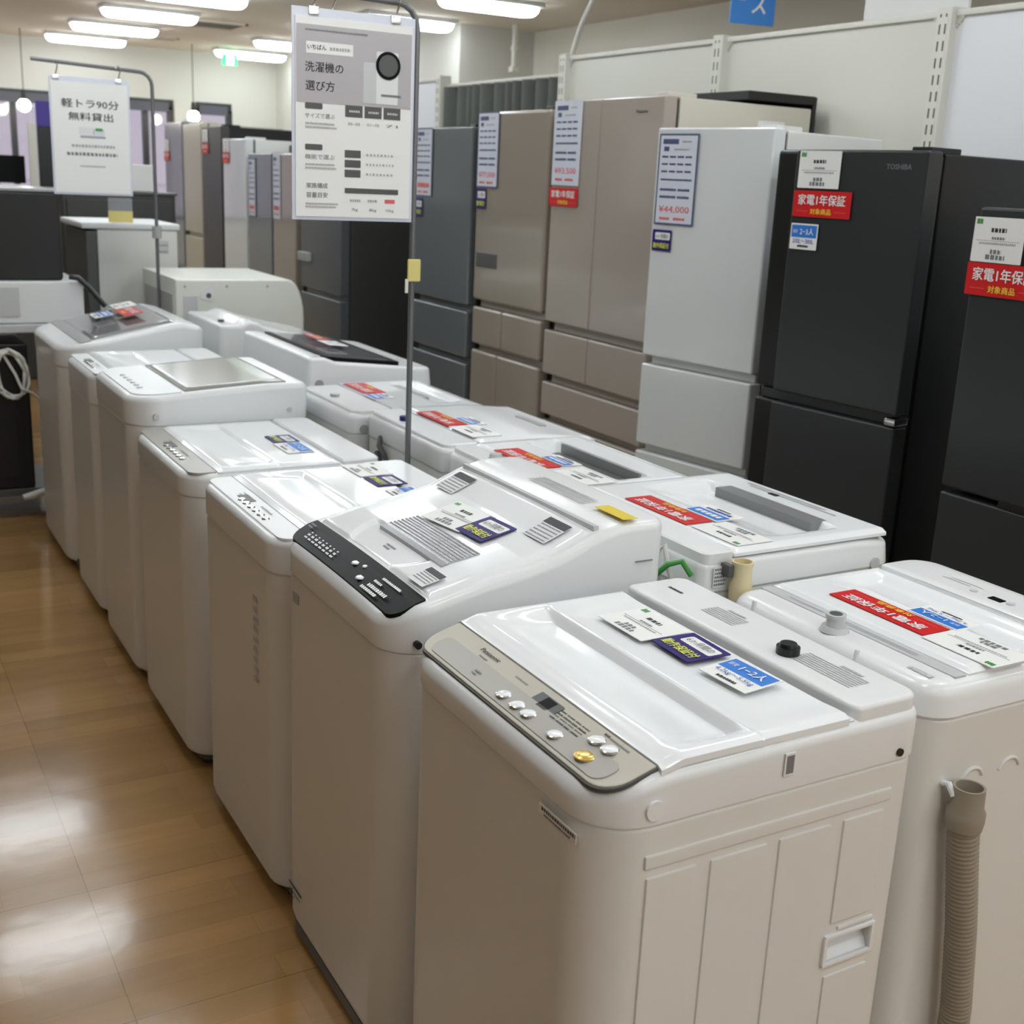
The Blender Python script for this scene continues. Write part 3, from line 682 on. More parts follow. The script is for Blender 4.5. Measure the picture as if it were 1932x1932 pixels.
def info(parent, x, y, z, tilt, w_, h_, rows):
    o = plate(parent, 'info_label', 0, 0, w_, h_, white2, 0, .0006); o.matrix_local = Matrix.Translation((x, y, z)) @ Matrix.Rotation(R(-90), 4, 'Z') @ Matrix.Rotation(R(tilt), 4, 'X')
    plate(o, 'dark_heading', 0, h_*.36, w_, h_*.28, ink, .0006, .001); bars(o, [(-w_*.45, w_*.45, h_*(.14-.14*k), h_*.06) for k in range(rows)], ink2, .0008, gap=.3)
info(LID2, .095, .075, ztop2(.095)+.0125, 14, .055, .045, 4)
info(LID2, .325, .085, ztop2(.325)+.012, 22, .07, .06, 5); info(LID2, .325, .43, ztop2(.325)+.012, 22, .07, .06, 5)
g = MB(); g.box(.376, .386, .02, .5, .93, .9475); g.build('hinge_gap', lgrey, L2)
q = plate(L2, 'yellow_label', 0, 0, .09, .03, yellow); q.matrix_local = Matrix.Translation((.44, .05, .957)) @ Matrix.Rotation(R(-90), 4, 'Z')
pbars(L2, [(-.1, .09, y, .004) for y in (-.015, -.008, 0, .008, .016)], inkl, .44, .22, .9565, gap=.15)
MB().box(.397, .407, -.0062, .0, .797, .826).build('side_slot', black, L2)
MB().cyl((.045, .004, .795), (.045, -.006, .795), .006, n=14).build('screw', black, L2)
MB().box(.45, .485, -.0055, -.003, .883, .8845).build('side_mark', ink2, L2)
c = MB(); c.cyl((.31, -.006, .80), (.31, -.024, .806), .011, .015, n=14); c.box(.288, .312, -.022, -.006, .795, .803, .003); c.build('hose_clip', blued, L2)
o = plate(L2, 'side_label', 0, 0, .03, .15, lgrey, 0, .0005); o.matrix_local = basis(CAM, (.082, -.0015, .69)); bars(o, [(-.013, .013, .068-.0065*k, .0035) for k in range(21)], ink2, .0008, gap=.2)
MB().shell((.004, .511, .004, .516), (.07, .03), [(0, .012), (0, .036)]).build('base_skirt', dgrey, L2)
o = plate(L2, 'front_badge', 0, 0, .03, .02, grey, 0, .0008); o.matrix_local = basis(FRONT, (-.0008, .43, .735))
o = plate(L2, 'front_sticker', 0, 0, .07, .004, ink, 0, .0006); o.matrix_local = basis(FRONT, (-.0008, .44, .115)); bars(o, [(-.03, .03, -.012, .005), (-.03, .0, -.022, .005)], ink2)
# --- flat machines of the left row
def flat_details(t, D, W, zt, x0, panelm, lidm=lidgloss, back=.115, rf=.05, buttons=5, crease=True, panel_z=None):
    zf = zt if callable(zt) else (lambda x, y=0: zt)
    fz = lambda x, y=0: zf(x)+.003
    g = MB(); g.shell((.014, x0, .014, W-.014), (rf, .001), [(0, lambda x, y: zf(x)-.003), (0, lambda x, y: zf(x)+.002), (.0015, fz)], fz, sub=4, K=3); P = g.build('control_panel', panelm, t)
    ys = [W*.3+.032*k for k in range(buttons)]
    for y in ys:
        s = MB(); x = x0*.45
        s.cyl((x, y, fz(x)), (x, y, fz(x)+.003), .009, .007, n=14); s.build('button', chrome, P)
    g = MB(); x = x0*.62; g.box(x-.012, x+.012, W*.55, W*.55+.06, zf(x), zf(x)+.0045, .001); g.build('display', dgrey, P)
    pbars(P, [(-.1, -.04, .008, .004), (-.1, -.05, -.002, .004), (.02, .09, .008, .004)], ink2, x, W*.5, fz(x)+.0012, 6)
    xl, xr = x0+.002, D-back
    def lz(x, y):
        z = zf(x)+.009
        e = smooth(.02, .07, y)*smooth(W-.02, W-.07, y)
        xm = xl+(xr-xl)*.5
        if crease: z -= e*.008*smooth(xl+.02, xm-.012, x)*(1-smooth(xm-.012, xm-.002, x)) + .0012*math.exp(-((x-xm)/.0015)**2)
        return z-.006*(1-smooth(0, .012, min(y-.006, W-.006-y, x-xl, xr-x)))
    m = MB(); m.grid(xl, xr, .006, W-.006, lz, 60, 40, .011); Ld = m.build('lid', lidm, t, 50)
    g = MB(); g.shell((xr+.004, D-.006, .006, W-.006), (.006, .02), [(0, zf(D)-.004), (0, zf(D)+.006), (.004, zf(D)+.010)], lambda x, y: zf(D)+.010, K=3); bk = g.build('back_panel', white, t)
    return P, Ld, bk
L3 = washer('flat white washing machine with pale glossy panel, third from the front', (.71, 2.115, 0), 0, .51, .545, .735, .808, .016, .07, .03)
P, Ld, bk = flat_details(L3, .51, .545, .808, .072, white2, buttons=6)
bars_ = pbars(L3, [(-.02, .012, .09-.022*k, .012) for k in range(9)], lgrey, -.0012, .16, .56, 0, 'front_sticker'); bars_.matrix_local = basis(FRONT, (-.0012, .13, .56))
MB().cyl((.468, .16, .817), (.468, .16, .828), .014, n=16).build('inlet_cap', dgrey, bk)
L4 = washer('white washing machine with silver control panel, fourth from the front', (.71, 2.775, 0), 0, .51, .565, .725, .785, .018, .08, .03)
P, Ld, bk = flat_details(L4, .51, .565, .785, .078, silverp, buttons=6, rf=.06)
MB().box(.35, .39, -.006, .0, .765, .775, .002).build('side_clip', blued, L4)
zt5 = interp([(0, .868), (.12, .874), (.4, .892), (.51, .893)])
L5 = washer('taller white washing machine with smoked grey lid window, fifth from the front', (.71, 3.36, 0), 0, .52, .54, .785, zt5, .018, .09, .03)
def smoked(t, D, W, zf, x0, x1, ym, lm):
    m = MB(); m.grid(x0, x1, ym, W-ym, lambda x, y: zf(x)+.007-.004*(1-smooth(0, .012, min(y-ym, W-ym-y, x-x0, x1-x))), 40, 30, .009); return m.build('lid', lm, t, 50)
ld = smoked(L5, .52, .54, zt5, .16, .46, .03, smoke)
g = MB(); f5 = lambda x, y=0: zt5(x)+.003
g.shell((.02, .15, .02, .52), (.075, .002), [(0, lambda x, y: zt5(x)-.004), (0, f5)], f5, sub=4, K=3); P5 = g.build('control_panel', white2, L5)
for k in range(6): MB().cyl((.06, .14+.045*k, f5(.06)), (.06, .14+.045*k, f5(.06)+.003), .009, .007, n=14).build('button', lgrey, P5)
for x in (.07, .46): MB().cyl((x, -.0055, .815), (x, .002, .815), .008, n=14).build('screw_cover', lgrey, L5)
L6 = washer('white washing machine mostly hidden behind the smoked-lid one', (.715, 3.925, 0), 0, .5, .48, .74, .842, .02, .08, .03)
flat_details(L6, .5, .48, .842, .075, white2)
zt7 = interp([(0, .85), (.05, .858), (.23, .895), (.4, .93), (.43, .936), (.52, .918)])
L7 = washer('far white washing machine with smoked lid and red card, last of the left row', (.71, 4.47, 0), 0, .515, .7, .775, zt7, .02, .14, .03)
g = MB(); f7 = lambda x, y=0: zt7(x)+.003
g.shell((.075, .115, .03, .67), (.09, .002), [(0, lambda x, y: zt7(x)-.004), (0, f7)], f7, sub=4, K=3); g.build('control_panel', grey, L7)
ld7 = smoked(L7, .515, .7, zt7, .12, .42, .05, smoke2)
MB().cyl((.18, -.0055, .81), (.18, .002, .81), .009, n=14).build('screw_cover', lgrey, L7)
MB().box(.1, .515-.1, .1, .6, .02, .11, .01).build('kick_plate', lgrey, L7)
# --- right row, fronts to the fridges
def rloc(xf, y1): return (xf, y1, 0)
RX = 1.77
R1 = washer('white washing machine at the right edge with red warranty card and hanging drain hose', rloc(1.78, 1.502), PI, .48, .462, .785, dip(lambda x: .838+.006*smooth(.12, .06, x), .462, .14, .385, .02), .026, .07, .05, group=GR, K=24, sub=24, taper=.004)
RW = .462
def lidr1(x, y):
    z = .846
    e = smooth(.03, .07, y)*smooth(RW-.03, RW-.07, y)
    z -= e*.014*smooth(.145, .18, x)*(1-smooth(.215, .30, x))
    return z-.006*(1-smooth(0, .01, min(y-.02, RW-.02-y, x-.135, .385-x)))
m = MB(); m.grid(.135, .385, .02, RW-.02, lidr1, 80, 40, .006); LR1 = m.build('lid', lidgloss, R1, 50)
MB().box(.128, .145, .11, .36, .835, .8475, .004).build('lid_grip', lgrey, R1)
g = MB(); g.shell((.02, .126, .02, RW-.02), (.05, .004), [(0, .836), (0, .846), (.004, .849)], lambda x, y: .849, K=3); PR1 = g.build('control_panel', white, R1)
for x, y, r_, m_ in ((.098, .36, .006, ink), (.09, .325, .007, lgrey), (.088, .275, .008, lgrey), (.09, .2, .007, lgrey), (.098, .41, .005, dgrey)):
    MB().cyl((x, y, .849), (x, y, .8505), r_, n=14).build('button', m_, PR1)
MB().box(.082, .098, .235, .262, .848, .8505, .001).build('display', glossblack, PR1)
pbars(PR1, [(-.03, .03, .006, .004), (-.05, .02, -.004, .003)], inkl, .07, .15, .8497)
g = MB(); g.box(.39, .414, .02, RW-.02, .836, .8402, .001); g.build('hinge_strip', lgrey, R1)
pbars(R1, [(-.16, .0, .003, .003), (-.16, .02, -.003, .003), (.04, .12, 0, .004)], inkl, .402, .2, .8408)
g = MB(); g.cyl((.44, .225, .838), (.44, .225, .846), .024, .02, n=20); g.cyl((.44, .225, .846), (.44, .225, .864), .0145, n=20); g.cyl((.44, .225, .860), (.44, .225, .866), .0165, n=20); g.build('water_inlet', lgrey, R1)
MB().cyl((.44, .225, .866), (.44, .225, .8665), .0105, n=16).build('inlet_hole', dgrey, R1)
pbars(R1, [(-.022, .022, 0, .012)], lgrey, .445, .405, .8392, gap=.1, name='silver_logo')
for yy in (.1, .33): MB().tube([(.482, yy, .79), (.496, yy, .80), (.5, yy, .83), (.497, yy, .853)], .004, 8).build('cord_hook', white, R1)
def arc(cx, cz, r_, n=10): return [(cx+r_*math.cos(R(a)), RW+.0005, cz+r_*math.sin(R(a))) for a in [20+140*k/n for k in range(n+1)]]
for cx, cz in ((.37, .672), (.288, .672)):
    MB().tube(arc(cx, cz, .024), .003, 8).build('embossed_arc', steel, R1)
# drain hose hanging on the near side of the right-edge machine
def hose(parent, pts, r_, m_, ring=.006, cuff=None, endm=None):
    P_ = [Vector(p) for p in pts]; L_ = [0]
    for a, b in zip(P_, P_[1:]): L_.append(L_[-1]+(b-a).length)
    def at(s):
        for i in range(len(P_)-1):
            if s <= L_[i+1]: return P_[i].lerp(P_[i+1], (s-L_[i])/(L_[i+1]-L_[i]))
        return P_[-1]
    n = int(L_[-1]/ring)*4; q = []; rs = []
    for k in range(n+1): q.append(at(L_[-1]*k/n)); rs.append(r_*(1+.045*math.sin(2*PI*k/4+.3)))
    return MB().tube(q, rs, 16).build('drain_hose', m_, parent, 60)
hx, hy = 1.78-1.368, RW+.031
hp = [(hx, hy, .63), (hx-.008, hy, .58), (hx-.03, hy+.002, .45), (hx-.05, hy+.002, .3), (hx-.055, hy, .12), (hx-.03, hy, .06), (hx+.02, hy-.0, .035)]
H1 = hose(R1, hp, .0225, hose_m, .0075)
g = MB()
ring = lambda r_, z: [Vector((hx+r_*math.cos(2*PI*k/24), hy+r_*math.sin(2*PI*k/24), z)) for k in range(24)]
g.loft([ring(.026, .625), ring(.028, .64), ring(.028, .652), ring(.024, .66), ring(.023, .69), ring(.0195, .69), ring(.0185, .665)], False, True); g.build('hose_cuff', hose_m, H1)
g = MB(); g.tube([(hx+.02, RW, .685), (hx+.022, RW+.012, .69), (hx+.02, RW+.022, .675)], .005, 8); g.build('hose_hook', white, R1)
R2 = washer('white washing machine with grey lid recess behind the right-edge one', rloc(1.775, 2.06), PI, .48, .505, .81, dip(lambda x: .868-.008*smooth(.1, .0, x), .505, .03, .406, .014), .014, .05, .02, group=GR, K=24, sub=24, taper=.004)
W2 = .505
def lidr2(x, y):
    z = .883
    e = smooth(.05, .085, y)*smooth(W2-.05, W2-.085, y)
    z -= e*.02*smooth(.112, .125, x)*(1-smooth(.2, .31, x))
    return z-.006*(1-smooth(0, .01, min(y-.006, W2-.006-y, .406-x)))
m = MB(); m.grid(.03, .406, .006, W2-.006, lidr2, 100, 44, .006); LR2 = m.build('lid', lidgloss, R2, 50)
MB().box(.098, .142, .115, .41, .862, .8832, .001).build('lid_grip', ventg, LR2)
g = MB(); g.shell((.41, .474, .004, W2-.004), (.004, .015), [(0, .862), (0, .882), (.003, .885)], lambda x, y: .885, K=3); g.build('back_panel', white, R2)
pbars(R2, [(-.14, .12, .004, .006), (-.1, .14, -.008, .006)], inkl, .055, .25, .8842)
MB().box(.058, .07, .2, .225, .883, .8848, .001).build('display', black, R2)
MB().cyl((.06, W2+.0042, .82), (.06, W2, .82), .012, n=18).build('screw_cover', lgrey, R2)
o = plate(R2, 'side_label', 0, 0, .03, .04, white2, 0, .0005); o.matrix_local = Matrix.Translation((.444, W2+.0045, .842)) @ basis(((-1, 0, 0), (0, 0, 1)), (0, 0, 0)); bars(o, [(-.013, .012, .014-.007*k, .004) for k in range(5)], ink2, .0008)
hy2 = W2+.0245; hx2 = 1.775-1.363
H2 = hose(R2, [(hx2, hy2, .83), (hx2+.004, hy2, .7), (hx2+.004, hy2-.002, .4), (hx2, hy2, .1), (hx2-.03, hy2, .035)], .0175, hose_c, .008)
g = MB(); ring = lambda r_, z: [Vector((hx2+r_*math.cos(2*PI*k/24), hy2+r_*math.sin(2*PI*k/24), z)) for k in range(24)]
g.loft([ring(.019, .80), ring(.0205, .81), ring(.0205, .832), ring(.0178, .842), ring(.0178, .862), ring(.0192, .866), ring(.0192, .873), ring(.0165, .873), ring(.016, .845)], False, True); g.build('hose_cuff', hose_c, H2)
MB().box(hx2+.018, hx2+.03, W2, hy2, .845, .868, .002).build('hose_hook', dgrey, R2)
MB().tube([(.485, .48, .84), (.50, .47, .865), (.515, .45, .855), (.52, .425, .83), (.515, .40, .815), (.5, .39, .79)], .0055, 8).build('earth_wire', green, R2)
MB().tube([(.488, .44, .80), (.505, .435, .85), (.51, .43, .885), (.512, .415, .87), (.505, .40, .83), (.49, .40, .80)], .005, 8).build('power_cord', cablew, R2)
R3 = washer('white washing machine with open dark slot in the lid, third of the right row', rloc(1.76, 2.575), PI, .46, .49, .79, dip(lambda x: .852-.03*smooth(.07, .0, x), .49, .085, .385, .014), .016, .05, .03, group=GR, K=24, sub=24)
W3 = .49
def lidr3(x, y):
    z = .867
    e = smooth(.04, .06, y)*smooth(W3-.04, W3-.06, y)
    z -= e*.03*smooth(.165, .175, x)*(1-smooth(.235, .26, x))
    return z-.005*(1-smooth(0, .01, min(y-.006, W3-.006-y, .385-x, x-.085)))
m = MB(); m.grid(.085, .385, .006, W3-.006, lidr3, 90, 44, .006); LR3 = m.build('lid', lidgloss, R3, 50)
MB().box(.18, .238, .08, .42, .83, .844, .001).build('lint_window', dgrey, LR3)
MB().box(.1675, .174, .075, .415, .838, .8655, .001).build('slot_frame', ventg, R3)
g = MB(); g.shell((.39, .45, .01, W3-.01), (.004, .02), [(0, .846), (0, .862), (.003, .865)], lambda x, y: .865, K=3); g.build('back_panel', white, R3)
MB().cyl((.42, .18, .865), (.42, .18, .88), .018, .014, n=18).build('water_inlet', lgrey, R3)
g = MB(); g.shell((-.004, .08, .0, W3), (.05, .002), [(0, .80), (0, lambda x, y: .822+.04*smooth(0, .08, x)), (.004, lambda x, y: .828+.036*smooth(0, .08, x))], lambda x, y: .828+.036*smooth(0, .08, x), K=3, sub=3); g.build('control_panel', lgrey, R3)
for yy in (.03, .07): MB().tube([(.465, W3-yy, .77), (.475, W3-yy, .79), (.478, W3-yy, .815)], .004, 8).build('cord_hook', white, R3)
R4 = washer('white washing machine with dark inlet cap behind the grey pole, fourth of the right row', rloc(1.78, 3.085), PI, .475, .485, .785, lambda x, y=0: .848-.012*smooth(.2, .0, x), .014, .05, .02, group=GR)
W4 = .485
m = MB(); m.grid(.02, .37, .006, W4-.006, lambda x, y: .862-.014*smooth(.2, .02, x)-.005*(1-smooth(0, .012, min(y-.006, W4-.006-y, .37-x, x-.02))), 50, 30, .012); LR4 = m.build('lid', lidgloss, R4, 50)
MB().box(.09, .11, .2, .34, .852, .859, .002).build('silver_badge', grey, LR4)
g = MB(); g.shell((.375, .468, .006, W4-.006), (.004, .02), [(0, .842), (0, .855), (.003, .858)], lambda x, y: .858, K=3); bk4 = g.build('back_panel', white, R4)
MB().cyl((.438, .17, .857), (.438, .17, .87), .014, n=16).build('inlet_cap', navy, bk4)
MB().tube([(.478, .1, .80), (.49, .12, .78), (.488, .15, .76), (.482, .16, .74), (.486, .12, .73), (.488, .1, .76)], .008, 8).build('power_cord', dgrey, R4)
R5 = washer('white washing machine with red card, between the tall-lid machine and the grey pole', rloc(1.76, 3.525), PI, .5, .425, .785, dip(lambda x: .845-.03*smooth(.12, .0, x), .425, .06, .37, .018), .02, .06, .03, group=GR, K=24, sub=24)
W5 = .425
m = MB(); m.grid(.06, .37, .006, W5-.006, lambda x, y: .857-.03*smooth(.12, .0, x)-.01*smooth(.03, .07, y)*smooth(W5-.03, W5-.07, y)*smooth(.12, .15, x)*(1-smooth(.2, .22, x)), 50, 30, .012); m.build('lid', lidgloss, R5, 50)
MB().box(.195, .225, .08, .3, .845, .858, .003).build('lid_grip', grey, R5)
g = MB(); g.shell((.375, .49, .006, W5-.006), (.004, .03), [(0, .838), (0, .85), (.004, .854)], lambda x, y: .854, K=3); bk5 = g.build('back_panel', white, R5)
MB().cyl((.46, .2, .853), (.46, .2, .862), .014, n=16).build('inlet_cap', grey, bk5)
MB().cyl((.46, W5+.005, .8), (.46, W5, .8), .013, n=16).build('side_cap', grey, R5)
zt6 = interp([(0, .885), (.1, .893), (.36, .918), (.385, .932), (.45, .932)])
R6 = washer('white washing machine with black-framed sloping lid', rloc(1.75, 4.25), PI, .45, .69, .79, zt6, .012, .05, .02, group=GR, taper=.008, sub=10)
W6 = .69
g = MB(); g.shell((.12, .375, .03, W6-.03), (.01, .01), [(0, lambda x, y: zt6(x)-.002), (0, lambda x, y: min(zt6(x), .92)+.012)], lambda x, y: min(zt6(x), .92)+.012, sub=8, K=6); lf = g.build('lid_frame', glossblack, R6)
g = MB(); g.shell((.15, .36, .055, W6-.055), (.01, .01), [(0, lambda x, y: min(zt6(x), .92)+.011), (0, lambda x, y: min(zt6(x), .92)+.0145)], lambda x, y: min(zt6(x), .92)+.0145, sub=8, K=6); g.build('lid', smoke2, lf)
MB().cyl((.41, W6-.02, .85), (.41, W6+.003, .85), .014, n=16).build('side_cap', grey, R6)
zt7r = interp([(0, .845), (.14, .872), (.3, .91), (.32, .93), (.36, .936), (.385, .918), (.47, .922)])
R7 = washer('white washing machine with raised rear ridge, last top-loader of the right row', rloc(1.76, 4.985), PI, .47, .5, .78, zt7r, .014, .05, .02, group=GR, taper=.006, sub=12)
MB().cyl((.43, .38, .921), (.43, .38, .93), .012, n=14).build('inlet_cap', dgrey, R7)
g = MB(); g.shell((.03, .29, .03, .47), (.02, .01), [(0, lambda x, y: zt7r(x)), (0, lambda x, y: zt7r(x)+.006)], lambda x, y: zt7r(x)+.006, sub=6, K=4); g.build('lid', lidgloss, R7)
# drum washer at the end, seen from its side
R8 = thing('drum_washing_machine', 'ivory drum washing machine with rounded front, at the far end of the right row', 'washing machine', (1.29, 5.13, 0), 0, None)
prof = [(0, .03), (.54, .03), (.56, .06)]+[(.57-.0*k, .06+.72*k/4) for k in range(1, 5)]
prof += [(.57-.075*(1-math.cos(R(a))), .87+.165*math.sin(R(a))) for a in (0, 15, 30, 45, 60, 75, 90)]+[(0, 1.035)]
def profring(y, i):
    cx, cz = .28, .55
    return [Vector((cx+(x-cx)*(1-i/.28), y, cz+(z-cz)*(1-i/.52))) for x, z in prof]
g = MB(); g.loft([profring(0.0, .012), profring(.004, .004), profring(.012, 0), profring(.588, 0), profring(.6, .01)]); B8 = g.build('body', mat('ivory_plastic', (222, 224, 216), .3), R8, 30)
MB().box(.52, .526, -.0008, .6, .1, 1.03, .0002)
MB().cyl((.135, -.003, .975), (.135, .01, .975), .03, n=24).build('bolt_cover', white2, R8); MB().cyl((.14, -.0045, .967), (.14, 0, .967), .011, n=16).build('bolt_hole', dgrey, R8)
MB().box(.03, .095, -.003, .01, .86, .968, .008).build('side_recess', lgrey, R8)
MB().cyl((.56, .3, .55), (.6, .3, .55), .2, .17, n=32).build('drum_door', grey, R8)
MB().box(-.004, .004, .05, .55, .08, .97, .003).build('rear_panel', grey, R8)
for x in (.04, .22, .4): MB().cyl((x, -.002, 1.005), (x, .01, 1.005), .006, n=12).build('screw', grey, R8)
for x in (.06, .5):
    for y in (.06, .54): MB().cyl((x, y, 0), (x, y, .04), .022, n=12).build('foot', black, R8)
# ------------------------------------------------------------------ cards lying on the machines
Z = .001
price_card('white price card on the nearest champagne-panel machine', TOPL, (1.022, 1.352, .8685), .112, .09)
navy_card('navy guarantee card on the nearest champagne-panel machine', TOPL, (1.03, 1.248, .8688), .09, .076, spin=-2)
blue_card('blue capacity card on the nearest champagne-panel machine', TOPL, (1.028, 1.136, .8708), '1−2人', '4.2kg〜5.5kg', .092, .071, spin=3, pitch=2.5)
price_card('white price card above the silver handle of the curvy machine', TOPL, (.96, 1.845, .9105), .12, .085, spin=8, pitch=11)
navy_card('navy guarantee card beside the silver handle of the curvy machine', TOPL, (.968, 1.755, .9108), .088, .075, spin=3, pitch=11)
price_card('white price card on the third machine of the left row', TOPL, (1.09, 2.575, .8185), .12, .085)
navy_card('navy guarantee card on the third machine of the left row', TOPL, (1.088, 2.462, .8185), .088, .075)
blue_card('blue capacity card on the third machine of the left row', TOPL, (1.088, 2.345, .8185), '1−2人', '4.2kg〜5.5kg', .09, .07)
blue_card('blue capacity card on the silver-panel machine of the left row', TOPL, (1.04, 2.95, .7955), '1−2人', '4.2kg〜5.5kg', .12, .075)
navy_card('navy guarantee card on the silver-panel machine of the left row', TOPL, (1.045, 3.06, .7955), .09, .07)
red_card('red warranty card on the smoked lid of the far left-row machine', TOPL, (1.03, 4.83, .9385), .2, .075, detail=False, pitch=11)
blue_card('blue capacity card on the smoked lid of the far left-row machine', TOPL, (.94, 4.9, .919), None, None, .13, .07, pitch=11)
price_card('white price card behind the smoked lid of the far left-row machine', TOPL, (1.05, 5.02, .942), .14, .085, mark=False, pitch=11)
red_card('large red warranty card on the right-edge machine', TOPR, (1.467, 1.288, .8475), .207, .06)
blue_card('blue capacity card on the right-edge machine', TOPR, (1.53, 1.228, .8480), '1−2人', '4.2kg〜5.5kg', .104, .055, pitch=0)
price_card('white price card with green mark on the right-edge machine', TOPR, (1.475, 1.115, .8472), .135, .092)
red_card('red warranty card on the grey-recess machine in the right row', TOPR, (1.417, 1.827, .8843), .205, .065)
blue_card('blue capacity card on the grey-recess machine in the right row', TOPR, (1.486, 1.768, .8852), None, None, .104, .07)
price_card('white price card on the grey-recess machine in the right row', TOPR, (1.43, 1.645, .8843), .135, .085)
red_card('red warranty card on the open-slot machine in the right row', TOPR, (1.41, 2.37, .8685), .205, .068)
blue_card('blue capacity card on the open-slot machine in the right row', TOPR, (1.475, 2.32, .8685), None, None, .105, .05)
price_card('white price card on the open-slot machine in the right row', TOPR, (1.44, 2.17, .8685), .14, .085, mark=False)
red_card('red warranty card just right of the grey pole', TOPR, (1.44, 2.89, .863), .2, .06)
blue_card('blue capacity card just right of the grey pole', TOPR, (1.50, 2.83, .863), None, None, .1, .05)
price_card('white price card just right of the grey pole, below a red card', TOPR, (1.45, 2.71, .863), .14, .085, mark=False)
red_card('red warranty card just left of the grey pole', TOPR, (1.43, 3.41, .8585), .18, .07, detail=False)
blue_card('blue capacity card just left of the grey pole', TOPR, (1.42, 3.27, .8585), None, None, .08, .07)
red_card('red warranty card on the black-framed sloping lid', TOPR, (1.5, 4.02, .9345), .15, .05, detail=False, pitch=5)
price_card('white price card on the black-framed sloping lid', TOPR, (1.5, 3.86, .9345), .12, .07, mark=False, pitch=5)
# ------------------------------------------------------------------ sign stands and posters
def stand(label, x, y, zt, x_end, zend):
    t = thing('sign_stand', label, 'sign stand', (x, y, 0), 0, 'pole sign stands')
    b = MB(); b.cyl((0, 0, 0), (0, 0, .012), .024, n=20); b.build('base', pole_m, t)
    pts = [(0, 0, .01), (0, 0, zt-.05)]+[(-.05*(1-math.cos(R(a))), 0, zt-.05+.05*math.sin(R(a))) for a in (20, 45, 70, 90)]+[(x_end-x, 0, zend)]
    MB().tube(pts, .0075, 12).build('pole', pole_m, t); return t
S2 = stand('grey pole sign stand between the two rows, holding the washing-machine poster', 1.272, 2.74, 1.885, .93, 1.893)
S1 = stand('far grey pole sign stand holding the free-truck poster', 1.272, 5.345, 1.862, .80, 1.88)
MB().cyl((0, 0, 1.19), (0, 0, 1.24), .02, n=16).build('clamp', grey, S1)
t = thing('pole_tag', 'pale yellow tag clipped to the grey pole', 'tag', (1.272, 2.729, 1.25))
MB().box(-.018, .016, -.008, .0, -.002, .052, .003).build('card', yellowp, t); MB().box(-.024, -.016, -.006, -.002, -.03, .004, .001).build('strip', cablew, t)
def poster(label, x0, x1, z0, z1, y, frame_m, hooks, zbar):
    t = thing('poster', label, 'poster', ((x0+x1)/2, y, z0), 0, 'hanging A3 posters')
    wd, ht = x1-x0, z1-z0
    s = MB().box(-wd/2, wd/2, -.001, .001, 0, ht); sh = s.build('sheet', paper, t)
    f = MB().box(-wd/2-.008, wd/2+.008, .0015, .004, -.008, ht+.02, .001); f.build('backing', frame_m, t)
    for hx_ in hooks:
        c = MB(); c.box(hx_-.012, hx_+.012, -.003, .006, ht+.004, ht+.024, .002); c.tube([(hx_, .0, ht+.02), (hx_+.008, -.002, zbar-z0-.012), (hx_+.008, -.01, zbar-z0), (hx_, -.006, zbar-z0+.009), (hx_-.008, 0, zbar-z0)], .0022, 6); c.build('hook_clip', chrome, t)
    pn = bpy.data.objects.new('print', None); C.objects.link(pn); pn.parent = t; pn.matrix_local = basis(CAM, (0, -.0012, ht/2))
    return t, pn, wd, ht
def reparent(o, sh):
    return o
t, pn, wd, ht = poster('near white and grey poster with a drum washer picture, hanging on the grey pole', .968, 1.255, 1.398, 1.832, 2.728, paperb, (-.1, .1), 1.89)
bpy.data.objects.remove(pn)
def on_sheet(sh, ht):
    M0 = basis(CAM, (0, -.0012, ht/2))
    def pl(name, cx, cy, w_, h_, m, z=0, r=0):
        o = plate(sh, name, cx, cy, w_, h_, m, z, z+.0005, r); o.matrix_local = M0; return o
    def tx(s, cx, cy, w_, h_, m, z=.0008, bold=.0):
        o = text(sh, s, 0, 0, 1, 1, m, 0, bold); o.matrix_local = M0 @ Matrix.Translation((cx, cy, z)) @ Matrix.Diagonal((w_, h_, 1, 1)); return o
    def br(rows, m, z=.0008, gap=.25, name='fine_print'):
        o = bars(sh, rows, m, z, name, gap); o.matrix_local = M0; return o
    return pl, tx, br
sh = [c for c in t.children if c.name.startswith('sheet')][0]
pl, tx, br = on_sheet(sh, ht)
pl('grey_header', 0, .118, wd-.004, .166, posterg)
br([(-.12, .03, .19, .004)], ink2, .001, .3); pl('white_box', -.062, .153, .113, .025, paper, .0004)
tx('いちばん', -.093, .154, .045, .011, ink, .0012, .02); br([(-.062, -.012, .153, .007)], inkl, .0012)
tx('洗濯機の', -.075, .112, .092, .022, ink, .001, .01); tx('選び方', -.085, .072, .07, .022, ink, .001, .01)
pl('washer_body', .045, .087, .05, .09, lgrey, .0005, .003); pl('washer_front', .08, .1, .055, .115, white2, .0008, .003)
g = MB(); g.cyl((.082, .128, .0016), (.082, .128, .0026), .031, n=32); o = g.build('drum_door', glossblack, sh); o.matrix_local = basis(CAM, (0, -.0012, ht/2))
g = MB(); g.cyl((.082, .128, .0026), (.082, .128, .003), .024, n=32); o = g.build('drum_glass', dgrey, sh); o.matrix_local = basis(CAM, (0, -.0012, ht/2))
pl('washer_kick', .09, .062, .05, .005, ink2, .0014)
for yy, hd in ((.028, 'サイズで選ぶ'), (-.062, '機能で選ぶ')):
    pl('dark_label', -.1, yy, .042, .013, dgrey, 0, .003); tx(hd, -.085, yy-.021, .072, .011, ink2); br([(-.12, -.05, yy-.038, .004), (-.12, -.045, yy-.046, .004)], inkl)
